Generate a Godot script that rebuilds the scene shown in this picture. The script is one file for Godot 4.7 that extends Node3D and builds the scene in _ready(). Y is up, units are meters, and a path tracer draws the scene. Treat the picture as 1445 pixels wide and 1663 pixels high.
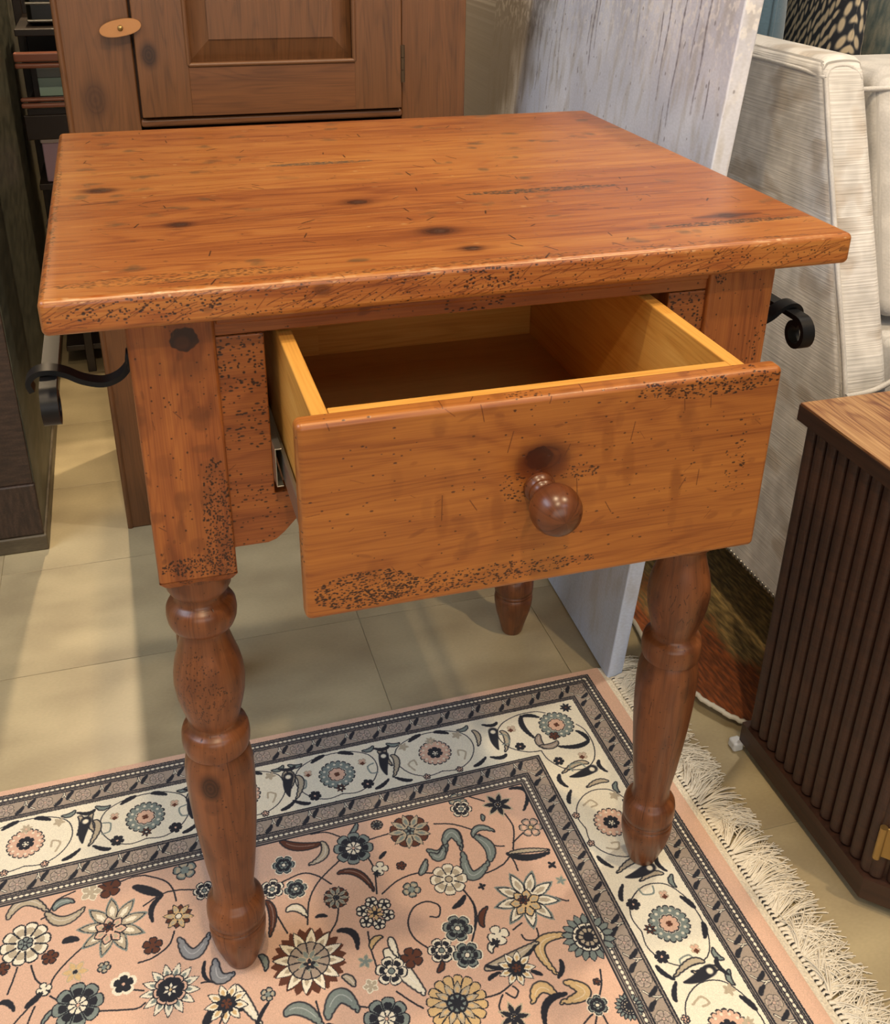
extends Node3D
# A distressed pine table with an open drawer, standing on an oriental rug in a furniture showroom.
# Units are metres; the origin lies on the floor below the middle of the table top's front edge, +z towards the viewer.

const TOP_W := 0.754
const TOP_D := 0.658
const TOP_H := 0.91
const TOP_T := 0.031
const FOCAL := 1698.0

var rng := RandomNumberGenerator.new()
var M := {}
var used := {}

# ---------------------------------------------------------------- geometry
class Geo:
	var p := PackedVector3Array()
	var n := PackedVector3Array()
	var t := PackedVector2Array()
	var ix := PackedInt32Array()
	var div := 0      # extra steps across the flats of rounded boxes

	func v(pos: Vector3, nor: Vector3, uv: Vector2) -> int:
		p.append(pos); n.append(nor); t.append(uv)
		return p.size() - 1

	func tri(a: int, b: int, c: int) -> void:
		var cr := (p[b] - p[a]).cross(p[c] - p[a])
		if cr.dot(n[a] + n[b] + n[c]) > 0.0:
			ix.append(a); ix.append(c); ix.append(b)
		else:
			ix.append(a); ix.append(b); ix.append(c)

	func quad(a: int, b: int, c: int, d: int) -> void:
		tri(a, b, c); tri(a, c, d)

	func flat_quad(a: Vector3, b: Vector3, c: Vector3, d: Vector3, toward: Vector3, ua := Vector2(0, 0), ub := Vector2(1, 0), uc := Vector2(1, 1), ud := Vector2(0, 1)) -> void:
		var nor := (b - a).cross(c - a).normalized()
		if nor.dot(toward) < 0.0:
			nor = -nor
		quad(v(a, nor, ua), v(b, nor, ub), v(c, nor, uc), v(d, nor, ud))

	# rounded box; UVs in metres, u along the grain axis
	func rbox(c: Vector3, s: Vector3, r := 0.003, grain := 0, uvo := Vector2.ZERO, seg := 2, xf := Transform3D()) -> void:
		var h := s * 0.5
		r = minf(r, minf(h.x, minf(h.y, h.z)) * 0.98)
		for ax in 3:
			var a1 := (ax + 1) % 3
			var a2 := (ax + 2) % 3
			for sgn in [-1.0, 1.0]:
				var l1 := axis_steps(h[a1], r, seg)
				var l2 := axis_steps(h[a2], r, seg)
				var base := p.size()
				for i in l1.size():
					for j in l2.size():
						var q := Vector3.ZERO
						q[ax] = sgn * h[ax]; q[a1] = l1[i]; q[a2] = l2[j]
						var inner := Vector3(clampf(q.x, -h.x + r, h.x - r), clampf(q.y, -h.y + r, h.y - r), clampf(q.z, -h.z + r, h.z - r))
						var dir := (q - inner).normalized()
						var pos := inner + dir * r
						var uv: Vector2
						if ax == grain:
							uv = Vector2(pos[a1], pos[a2])
						else:
							var other := 3 - ax - grain
							uv = Vector2(pos[grain], pos[other])
						v(xf * (c + pos), (xf.basis * dir).normalized(), uv + uvo)
				for i in l1.size() - 1:
					for j in l2.size() - 1:
						var k := base + i * l2.size() + j
						quad(k, k + 1, k + l2.size() + 1, k + l2.size())

	func axis_steps(h: float, r: float, seg: int) -> PackedFloat32Array:
		var o := PackedFloat32Array()
		for k in seg + 1:
			o.append(-h + r - r * tan(PI / 4 * (1.0 - float(k) / seg)))
		for k in div:
			o.append(lerpf(-h + r, h - r, (k + 1.0) / (div + 1.0)))
		for k in seg + 1:
			o.append(h - r + r * tan(PI / 4 * float(k) / seg))
		return o

	# profile of (radius, height), turned about local y
	func lathe(prof: PackedVector2Array, seg := 40, xf := Transform3D(), uvo := Vector2.ZERO) -> void:
		var rm := 0.0
		for q in prof:
			rm = maxf(rm, q.x)
		var flip := -1.0 if prof[prof.size() - 1].y < prof[0].y else 1.0
		for i in prof.size() - 1:
			var d1 := (prof[i + 1] - prof[i]).normalized()
			var rows := [0, 0]
			for e in 2:
				# normals run smoothly on unless the profile turns by more than 38 degrees
				var o := i - 1 if e == 0 else i + 1
				var tg := d1
				if o >= 0 and o < prof.size() - 1:
					var d2 := (prof[o + 1] - prof[o]).normalized()
					if d1.dot(d2) > 0.79:
						tg = (d1 + d2).normalized()
				var nn := Vector2(tg.y, -tg.x) * flip
				var q := prof[i + e]
				rows[e] = p.size()
				for k in seg + 1:
					var an := TAU * k / seg
					v(xf * Vector3(cos(an) * q.x, q.y, sin(an) * q.x), (xf.basis * Vector3(cos(an) * nn.x, nn.y, sin(an) * nn.x)).normalized(), Vector2(q.y, an * rm) + uvo)
			for k in seg:
				quad(rows[0] + k, rows[0] + k + 1, rows[1] + k + 1, rows[1] + k)

	func tube(pts: PackedVector3Array, r: float, sides := 8, caps := true, taper := 1.0) -> void:
		var base := p.size()
		var up := Vector3.UP
		var run := 0.0
		for i in pts.size():
			var d := (pts[mini(i + 1, pts.size() - 1)] - pts[maxi(i - 1, 0)]).normalized()
			if absf(d.dot(up)) > 0.95:
				up = Vector3.RIGHT if absf(d.x) < 0.9 else Vector3.BACK
			var s := d.cross(up).normalized()
			var u := s.cross(d)
			up = u
			if i > 0:
				run += pts[i].distance_to(pts[i - 1])
			var rr := r * lerpf(1.0, taper, float(i) / (pts.size() - 1))
			for k in sides + 1:
				var an := TAU * k / sides
				var nor := s * cos(an) + u * sin(an)
				v(pts[i] + nor * rr, nor, Vector2(run, an * r))
		for i in pts.size() - 1:
			for k in sides:
				var q := base + i * (sides + 1) + k
				quad(q, q + 1, q + sides + 2, q + sides + 1)
		if caps:
			for e in 2:
				var i := 0 if e == 0 else pts.size() - 1
				var d := (pts[0] - pts[1]).normalized() if e == 0 else (pts[i] - pts[i - 1]).normalized()
				var c := v(pts[i], d, Vector2.ZERO)
				var first := p.size()
				for k in sides + 1:
					v(p[base + i * (sides + 1) + k], d, Vector2.ZERO)
				for k in sides:
					tri(c, first + k, first + k + 1)

	# rectangular strap swept along a path in a plane whose normal is `side`
	func strap(pts: PackedVector3Array, side: Vector3, wide: float, thick: float) -> void:
		var rings := []
		for i in pts.size():
			var d := (pts[mini(i + 1, pts.size() - 1)] - pts[maxi(i - 1, 0)]).normalized()
			var o := d.cross(side).normalized()
			rings.append([pts[i] + side * wide / 2 + o * thick / 2, pts[i] + side * wide / 2 - o * thick / 2, pts[i] - side * wide / 2 - o * thick / 2, pts[i] - side * wide / 2 + o * thick / 2, o])
		for i in pts.size() - 1:
			var a: Array = rings[i]
			var b: Array = rings[i + 1]
			var oa: Vector3 = a[4]
			var ob: Vector3 = b[4]
			quad(v(a[0], oa, Vector2.ZERO), v(b[0], ob, Vector2(0.02, 0)), v(b[3], ob, Vector2(0.02, 0.02)), v(a[3], oa, Vector2(0, 0.02)))
			quad(v(a[1], -oa, Vector2.ZERO), v(b[1], -ob, Vector2(0.02, 0)), v(b[2], -ob, Vector2(0.02, 0.02)), v(a[2], -oa, Vector2(0, 0.02)))
			flat_quad(a[0], b[0], b[1], a[1], side)
			flat_quad(a[2], b[2], b[3], a[3], -side)
		var s: Array = rings[0]
		var e: Array = rings[rings.size() - 1]
		flat_quad(s[0], s[1], s[2], s[3], pts[0] - pts[1])
		flat_quad(e[0], e[1], e[2], e[3], pts[pts.size() - 1] - pts[pts.size() - 2])

	# closed outline in a local xy plane, pushed out along local z from 0 to depth, with a small bevel on the front rim
	func prism(poly: PackedVector2Array, depth: float, xf: Transform3D, uvo := Vector2.ZERO, swap := false) -> void:
		var tris := Geometry2D.triangulate_polygon(poly)
		for side in 2:
			var z := depth if side else 0.0
			var nor := xf.basis * Vector3(0, 0, 1.0 if side else -1.0)
			var base := p.size()
			for q in poly:
				v(xf * Vector3(q.x, q.y, z), nor, (Vector2(q.y, q.x) if swap else q) + uvo)
			for k in range(0, tris.size(), 3):
				tri(base + tris[k], base + tris[k + 1], base + tris[k + 2])
		var ccw := not Geometry2D.is_polygon_clockwise(poly)
		var run := 0.0
		for i in poly.size():
			var a := poly[i]
			var b := poly[(i + 1) % poly.size()]
			var d := (b - a).normalized()
			var o := Vector2(d.y, -d.x) if ccw else Vector2(-d.y, d.x)
			var nor := xf.basis * Vector3(o.x, o.y, 0)
			var l := a.distance_to(b)
			quad(v(xf * Vector3(a.x, a.y, 0), nor, Vector2(run, 0) + uvo), v(xf * Vector3(b.x, b.y, 0), nor, Vector2(run + l, 0) + uvo), v(xf * Vector3(b.x, b.y, depth), nor, Vector2(run + l, depth) + uvo), v(xf * Vector3(a.x, a.y, depth), nor, Vector2(run, depth) + uvo))
			run += l

	# stuffed cushion: square of half-size a x b, thickness c
	func pillow(a: float, b: float, c: float, xf: Transform3D, res := 24) -> void:
		for side in [-1.0, 1.0]:
			var base := p.size()
			for i in res + 1:
				for j in res + 1:
					var u := -1.0 + 2.0 * i / res
					var w := -1.0 + 2.0 * j / res
					v(xf * pil(u, w, a, b, c, side), Vector3.ZERO, Vector2(u * a, w * b))
			for i in res + 1:
				for j in res + 1:
					var u := -1.0 + 2.0 * i / res
					var w := -1.0 + 2.0 * j / res
					var e := 0.02
					var du := pil(minf(u + e, 1), w, a, b, c, side) - pil(maxf(u - e, -1), w, a, b, c, side)
					var dw := pil(u, minf(w + e, 1), a, b, c, side) - pil(u, maxf(w - e, -1), a, b, c, side)
					var nn := du.cross(dw).normalized()
					if nn.z * side < 0:
						nn = -nn
					n[base + i * (res + 1) + j] = (xf.basis * nn).normalized()
			for i in res:
				for j in res:
					var k := base + i * (res + 1) + j
					quad(k, k + 1, k + res + 2, k + res + 1)

	func pil(u: float, w: float, a: float, b: float, c: float, side: float) -> Vector3:
		var k := pow(maxf((1 - u * u) * (1 - w * w), 0.0), 0.42)
		var pull := 1.0 - 0.07 * (1.0 - absf(u)) * w * w
		var pull2 := 1.0 - 0.07 * (1.0 - absf(w)) * u * u
		return Vector3(u * a * pull2, w * b * pull, side * c * k)

	func mesh() -> ArrayMesh:
		var arr := []
		arr.resize(Mesh.ARRAY_MAX)
		arr[Mesh.ARRAY_VERTEX] = p
		arr[Mesh.ARRAY_NORMAL] = n
		arr[Mesh.ARRAY_TEX_UV] = t
		arr[Mesh.ARRAY_INDEX] = ix
		var m := ArrayMesh.new()
		m.add_surface_from_arrays(Mesh.PRIMITIVE_TRIANGLES, arr)
		return m


# ---------------------------------------------------------------- nodes
func unique(called: String) -> String:
	var k: int = used.get(called, -1) + 1
	used[called] = k
	return called if k == 0 else "%s_%03d" % [called, k]


func thing(called: String, label: String, category: String, at := Vector3.ZERO, group := "") -> Node3D:
	var o := Node3D.new()
	o.name = unique(called)
	o.position = at
	add_child(o)
	o.set_meta("label", label)
	o.set_meta("category", category)
	if group:
		o.set_meta("group", group)
	return o


# a part whose geometry is given in world coordinates
func part(under: Node3D, called: String, g: Geo, mat: Material) -> MeshInstance3D:
	return part_mesh(under, called, g.mesh(), mat)


func part_mesh(under: Node3D, called: String, m: Mesh, mat: Material) -> MeshInstance3D:
	var o := MeshInstance3D.new()
	var k := 0
	var nm := called
	while under.has_node(nm):
		k += 1
		nm = "%s_%03d" % [called, k]
	o.name = nm
	o.mesh = m
	o.material_override = mat
	under.add_child(o, true)
	if under.get_parent() == self and not under is MeshInstance3D:
		o.position = -under.position
	return o


func struct(called: String, g: Geo, mat: Material) -> MeshInstance3D:
	var o := MeshInstance3D.new()
	o.name = called
	o.mesh = g.mesh()
	o.material_override = mat
	add_child(o, true)
	o.set_meta("kind", "structure")
	return o


func spin(axis: Vector3, a: float, at := Vector3.ZERO) -> Transform3D:
	return Transform3D(Basis(axis, a), at)


func curve(pts: Array, steps := 6) -> PackedVector3Array:
	var o := PackedVector3Array()
	for i in pts.size() - 1:
		var a: Vector3 = pts[maxi(i - 1, 0)]
		var b: Vector3 = pts[i]
		var c: Vector3 = pts[i + 1]
		var d: Vector3 = pts[mini(i + 2, pts.size() - 1)]
		for k in steps:
			o.append(b.cubic_interpolate(c, a, d, float(k) / steps))
	o.append(pts[pts.size() - 1])
	return o


# ---------------------------------------------------------------- textures
class Paint:
	var w: int
	var h: int
	var c: PackedByteArray
	var e: PackedByteArray      # relief, 128 is the surface
	var rg := RandomNumberGenerator.new()

	func _init(ww: int, hh: int, col := Color.WHITE) -> void:
		w = ww; h = hh
		var im := Image.create(w, h, false, Image.FORMAT_RGB8)
		im.fill(col)
		c = im.get_data()
		var im2 := Image.create(w, h, false, Image.FORMAT_L8)
		im2.fill(Color8(128, 128, 128))
		e = im2.get_data()
		rg.seed = ww * 31 + hh

	func put(x: int, y: int, col: Color, k := 1.0) -> void:
		if x < 0 or y < 0 or x >= w or y >= h:
			return
		var i := (y * w + x) * 3
		c[i] = int(lerpf(c[i], col.r8, k)); c[i + 1] = int(lerpf(c[i + 1], col.g8, k)); c[i + 2] = int(lerpf(c[i + 2], col.b8, k))

	# soft-edged ellipse; dz is the relief it leaves
	func dot(x: float, y: float, rx: float, ry: float, col: Color, k := 1.0, dz := 0, an := 0.0) -> void:
		var rr := maxf(rx, ry) + 1.0
		var ca := cos(an)
		var sa := sin(an)
		for yy in range(int(maxf(0, y - rr)), int(minf(h, y + rr + 1))):
			for xx in range(int(maxf(0, x - rr)), int(minf(w, x + rr + 1))):
				var dx := xx - x
				var dy := yy - y
				var px := (dx * ca + dy * sa) / rx
				var py := (-dx * sa + dy * ca) / ry
				var d := sqrt(px * px + py * py)
				if d < 1.25:
					var q := clampf((1.25 - d) / 0.5, 0, 1) * k
					var i := (yy * w + xx) * 3
					c[i] = int(lerpf(c[i], col.r8, q)); c[i + 1] = int(lerpf(c[i + 1], col.g8, q)); c[i + 2] = int(lerpf(c[i + 2], col.b8, q))
					if dz != 0:
						var j := yy * w + xx
						e[j] = clampi(int(lerpf(e[j], 128 + dz, clampf((1.25 - d) / 0.7, 0, 1))), 0, 255)

	# hard-edged oval with a slightly ragged rim
	func disc(x: float, y: float, rx: float, ry: float, col: Color, k := 1.0) -> void:
		for yy in range(int(maxf(0, y - ry - 3)), int(minf(h, y + ry + 4))):
			for xx in range(int(maxf(0, x - rx - 3)), int(minf(w, x + rx + 4))):
				var a := Vector2((xx - x) / rx, (yy - y) / ry)
				var rim := 1.0 + 0.05 * sin(a.angle() * 5.0 + x) + 0.03 * sin(a.angle() * 11.0)
				var d := (rim - a.length()) * minf(rx, ry)
				if d > -1.0:
					put(xx, yy, col, k * clampf((d + 1.0) * 0.5, 0, 1))

	func line(x0: float, y0: float, x1: float, y1: float, wd: float, col: Color, k := 1.0, dz := 0) -> void:
		var l := Vector2(x1 - x0, y1 - y0).length()
		var n := int(l / maxf(wd * 0.5, 0.6)) + 1
		for i in n + 1:
			var f := float(i) / n
			dot(lerpf(x0, x1, f), lerpf(y0, y1, f), wd * 0.5, wd * 0.5, col, k, dz)

	func path(pts: PackedVector2Array, wd: float, col: Color, k := 1.0, smooth := true) -> void:
		for i in pts.size() - 1:
			var a := pts[maxi(i - 1, 0)]
			var d := pts[mini(i + 2, pts.size() - 1)]
			var l := pts[i].distance_to(pts[i + 1])
			var n := maxi(int(l / maxf(wd * 0.5, 0.6)), 1)
			for s in n + 1:
				var f := float(s) / n
				var q: Vector2 = pts[i].cubic_interpolate(pts[i + 1], a, d, f) if smooth else pts[i].lerp(pts[i + 1], f)
				dot(q.x + rg.randf_range(-0.4, 0.4), q.y + rg.randf_range(-0.4, 0.4), wd * 0.5, wd * 0.5, col, k)

	# worm holes and pits spread in an ellipse
	func pits(x: float, y: float, rx: float, ry: float, count: int, size: float, col: Color, along := 1.6, k := 0.9) -> void:
		for i in count:
			var a := rg.randf() * TAU
			var r := sqrt(rg.randf())
			var s := size * rg.randf_range(0.5, 1.25)
			dot(x + cos(a) * r * rx, y + sin(a) * r * ry, s * along * rg.randf_range(0.6, 1.3), s, col, k, -60)

	# dents and tool marks: faint grey-brown patches and short cuts
	func dents(count: int, size: float, col: Color) -> void:
		for i in count:
			var x := rg.randf() * w
			var y := rg.randf() * h
			if rg.randf() < 0.5:
				dot(x, y, size * rg.randf_range(0.4, 1.4), size * rg.randf_range(0.2, 0.5), col, rg.randf_range(0.15, 0.45), -12, rg.randf_range(-0.5, 0.5))
			else:
				var a := rg.randf_range(-1.0, 1.0)
				var l := size * rg.randf_range(0.5, 2.0)
				line(x, y, x + cos(a) * l, y + sin(a) * l, rg.randf_range(1.0, 2.0), col, 0.6, -25)

	func color_tex() -> ImageTexture:
		return ImageTexture.create_from_image(Image.create_from_data(w, h, false, Image.FORMAT_RGB8, c))

	func relief_tex() -> ImageTexture:
		return ImageTexture.create_from_image(Image.create_from_data(w, h, false, Image.FORMAT_L8, e))


func noise_bytes(w: int, h: int, sx: float, sy: float, sd: int, oct := 3) -> PackedByteArray:
	# value noise whose cells measure sx by sy pixels
	var f := FastNoiseLite.new()
	f.seed = sd
	f.noise_type = FastNoiseLite.TYPE_SIMPLEX_SMOOTH
	f.fractal_octaves = oct
	var cell := clampf(minf(sx, sy), 1.6, 8.0)
	var ww := clampi(int(w * cell / sx), 8, w)
	var hh := clampi(int(h * cell / sy), 8, h)
	f.frequency = 1.0 / cell
	var im := f.get_image(ww, hh, false, false, true)
	im.resize(w, h, Image.INTERPOLATE_CUBIC)
	im.convert(Image.FORMAT_L8)
	return im.get_data()


# sawn pine, grain along u. knots: [u, v, radius, darkness] in metres
func pine(w: int, h: int, mw: float, mh: float, sd: int, light: Color, mid: Color, dark: Color, freq: float, knots: Array, boards := 0, contrast := 1.0) -> Paint:
	var P := Paint.new(w, h)
	var sx := w / mw
	var warp := noise_bytes(w, h, sx * 0.5, h / mh * 0.05, sd, 2)
	var fib := noise_bytes(w, h, sx * 0.09, h / mh * 0.0020, sd + 7, 2)
	var low := noise_bytes(w, h, sx * 0.45, h / mh * 0.035, sd + 13, 3)
	var c := P.c
	var bw := mh / maxi(boards, 1)
	var tone := []
	var off := []
	var r := RandomNumberGenerator.new()
	r.seed = sd
	for i in maxi(boards, 1) + 1:
		tone.append(r.randf_range(-0.21, 0.21) if boards else 0.0)
		off.append(r.randf_range(0, 40.0) if boards else 0.0)
	for y in h:
		var vm := float(y) / h * mh
		var bi := int(vm / bw) if boards else 0
		var seam := 1.0
		if boards and bi > 0 and (vm - bi * bw) * h / mh < 1.5:
			seam = 0.8
		var near := []
		for k in knots:
			if absf(vm - k[1]) < k[2] * 5.0:
				near.append(k)
		var row := y * w
		for x in w:
			var um := float(x) / w * mw
			var i := row + x
			var vv := vm
			var kd := 0.0
			for k in near:
				var dx: float = (um - k[0]) * 0.42
				var dy: float = vm - k[1]
				var kr: float = k[2]
				var d2 := (dx * dx + dy * dy) / (kr * kr)
				if d2 < 26.0:
					vv += dy * exp(-d2 * 0.16) * -0.75
					var d := sqrt((um - k[0]) * (um - k[0]) * 0.45 + dy * dy) / kr
					if d < 1.0:
						kd = maxf(kd, minf(1.0, k[3] * (0.86 + 0.14 * sin(d * 14.0))))
					elif d < 2.2:
						kd = maxf(kd, k[3] * 0.75 * (2.2 - d) / 1.2 * (2.2 - d) / 1.2)
			var ring: float = vv * freq + (warp[i] - 128) * 0.02 + off[bi]
			var s := 0.5 + 0.5 * sin(ring * TAU)
			s = s * s * s
			var q: float = 0.34 + s * 0.30 * contrast + (fib[i] - 128) * 0.0026 * contrast + (low[i] - 128) * 0.0020 + tone[bi]
			q = clampf(q, 0.0, 1.0)
			var a: Color = light.lerp(mid, q * 2.0) if q < 0.5 else mid.lerp(dark, q * 2.0 - 1.0)
			if kd > 0.0:
				a = a.lerp(Color(dark.r * 0.42, dark.g * 0.34, dark.b * 0.34), kd)
			var j := i * 3
			c[j] = int(a.r * 255.0 * seam); c[j + 1] = int(a.g * 255.0 * seam); c[j + 2] = int(a.b * 255.0 * seam)
	P.c = c
	return P


func wood_material(P: Paint, mw: float, mh: float, rough: float, relief := 0.06, offset := Vector2.ZERO) -> StandardMaterial3D:
	var m := StandardMaterial3D.new()
	m.albedo_texture = P.color_tex()
	m.roughness = rough
	m.uv1_scale = Vector3(1.0 / mw, 1.0 / mh, 1)
	m.uv1_offset = Vector3(offset.x / mw, offset.y / mh, 0)
	if relief > 0.0:
		m.heightmap_enabled = true
		m.heightmap_texture = P.relief_tex()
		m.heightmap_scale = relief
	return m


func plain(col: Color, rough := 0.6, metal := 0.0) -> StandardMaterial3D:
	var m := StandardMaterial3D.new()
	m.albedo_color = col
	m.roughness = rough
	m.metallic = metal
	return m


# blotchy surface between two colours; cells in metres
func mottled(a: Color, b: Color, size: int, metres: float, cell: float, stretch: float, sd: int, rough: float, grain := 0.12, relief := 0.0) -> StandardMaterial3D:
	var P := Paint.new(size, size)
	var k := size / metres
	var n1 := noise_bytes(size, size, cell * k * stretch, cell * k, sd, 4)
	var n2 := noise_bytes(size, size, maxf(2.0, 0.004 * k * stretch), maxf(2.0, 0.004 * k), sd + 3, 2)
	var c := P.c
	var e := P.e
	for i in size * size:
		var q := clampf((n1[i] - 128) * 0.0055 + 0.5, 0, 1)
		var g := 1.0 + (n2[i] - 128) / 128.0 * grain
		c[i * 3] = clampi(int(lerpf(a.r, b.r, q) * 255 * g), 0, 255)
		c[i * 3 + 1] = clampi(int(lerpf(a.g, b.g, q) * 255 * g), 0, 255)
		c[i * 3 + 2] = clampi(int(lerpf(a.b, b.b, q) * 255 * g), 0, 255)
		e[i] = n2[i]
	P.c = c
	P.e = e
	return wood_material(P, metres, metres, rough, relief)

# ---------------------------------------------------------------- the rug's print
const RUG_S := 1.4            # texels per millimetre
const RUG_U0 := -17.0
const RUG_V0 := -4.0
const RUG_UL := 1020.0
const RUG_VL := 720.0
const NAVY := Color("20222c")
const CREAM := Color("ece5cf")
const PINK := Color("dab49c")
const TEAL := Color("7e8a85")
const BROWN := Color("5e3626")
const BEIGE := Color("b8ab93")
const YELLOW := Color("d3b482")
const GREY := Color("a39587")


func rug_tint(k: String) -> Color:
	return {"N": NAVY, "C": CREAM, "T": TEAL, "B": BROWN, "E": BEIGE, "Y": YELLOW, "G": Color("8d8f92"), "P": PINK}[k]


# layered flower: n petals, dip 0 round .. 1 pointed
func flower(P: Paint, cx: float, cy: float, r: float, rot: float, n: int, dip: float, pointed: bool, petal: Color, outl: Color, spot: Color, centre: Color, halo := 0.0, halo_col := Color.WHITE, lw := 2.2, split := true) -> void:
	var R := r * (1.0 + halo) + 2
	for y in range(maxi(0, int(cy - R)), mini(P.h, int(cy + R) + 1)):
		for x in range(maxi(0, int(cx - R)), mini(P.w, int(cx + R) + 1)):
			var dx := x - cx + P.rg.randf_range(-0.5, 0.5)
			var dy := y - cy + P.rg.randf_range(-0.5, 0.5)
			var d := sqrt(dx * dx + dy * dy)
			if d > R:
				continue
			var a := atan2(dy, dx) + rot
			var f := absf(cos(n * a * 0.5))
			if pointed:
				f = 1.0 - acos(clampf(f, 0, 1)) / (PI / 2)
			else:
				f = 1.0 - (1.0 - f) * (1.0 - f)
			var lim := r * (1.0 - dip * (1.0 - f))
			if d > lim:
				if halo > 0.0 and d < lim + r * halo:
					P.put(x, y, halo_col)
				continue
			var col := petal
			var gap: float = d * absf(cos(n * a * 0.5)) * 2.0 / n
			if d > lim - lw:
				col = outl
			elif centre.a > 0.0 and d < r * 0.17:
				col = centre
			elif centre.a > 0.0 and d < r * 0.17 + lw * 0.8:
				col = outl
			elif split and gap < lw * 0.55 and d > r * 0.3:
				col = outl
			elif spot.a > 0.0 and d > lim * 0.42 and d < lim * 0.74 and f > 0.62:
				col = spot
			P.put(x, y, col)


func leaf(P: Paint, a: Vector2, b: Vector2, c: Vector2, wd: float, fill: Color) -> void:
	var ctrl := b * 2.0 - (a + c) * 0.5
	var n := int((a.distance_to(b) + b.distance_to(c)) / 0.9) + 2
	if fill == NAVY:
		wd *= 0.66
	for pass_no in 2:
		for i in n + 1:
			var f := float(i) / n
			var q := a.lerp(ctrl, f).lerp(ctrl.lerp(c, f), f)
			var d := (ctrl - a).lerp(c - ctrl, f).normalized()
			var o := Vector2(d.y, -d.x)
			var r := wd * 0.5 * pow(sin(PI * clampf(f * 0.86 + 0.10, 0, 1)), 0.8)
			# one side is toothed
			var tooth := 1.0 if fmod(i * 0.9, 8.0) < 3.6 else 0.0
			q += o * tooth * wd * 0.16
			if pass_no == 0:
				P.dot(q.x, q.y, r + 1.7, r + 1.7, NAVY)
			elif fill != NAVY and r > 1.2:
				P.dot(q.x, q.y, r - 0.4, r - 0.4, fill)
	if fill != NAVY and wd > 9:
		for i in range(int(n * 0.15), int(n * 0.85)):
			var f := float(i) / n
			var q := a.lerp(ctrl, f).lerp(ctrl.lerp(c, f), f)
			P.dot(q.x, q.y, 0.9, 0.9, fill.lightened(0.35))


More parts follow.
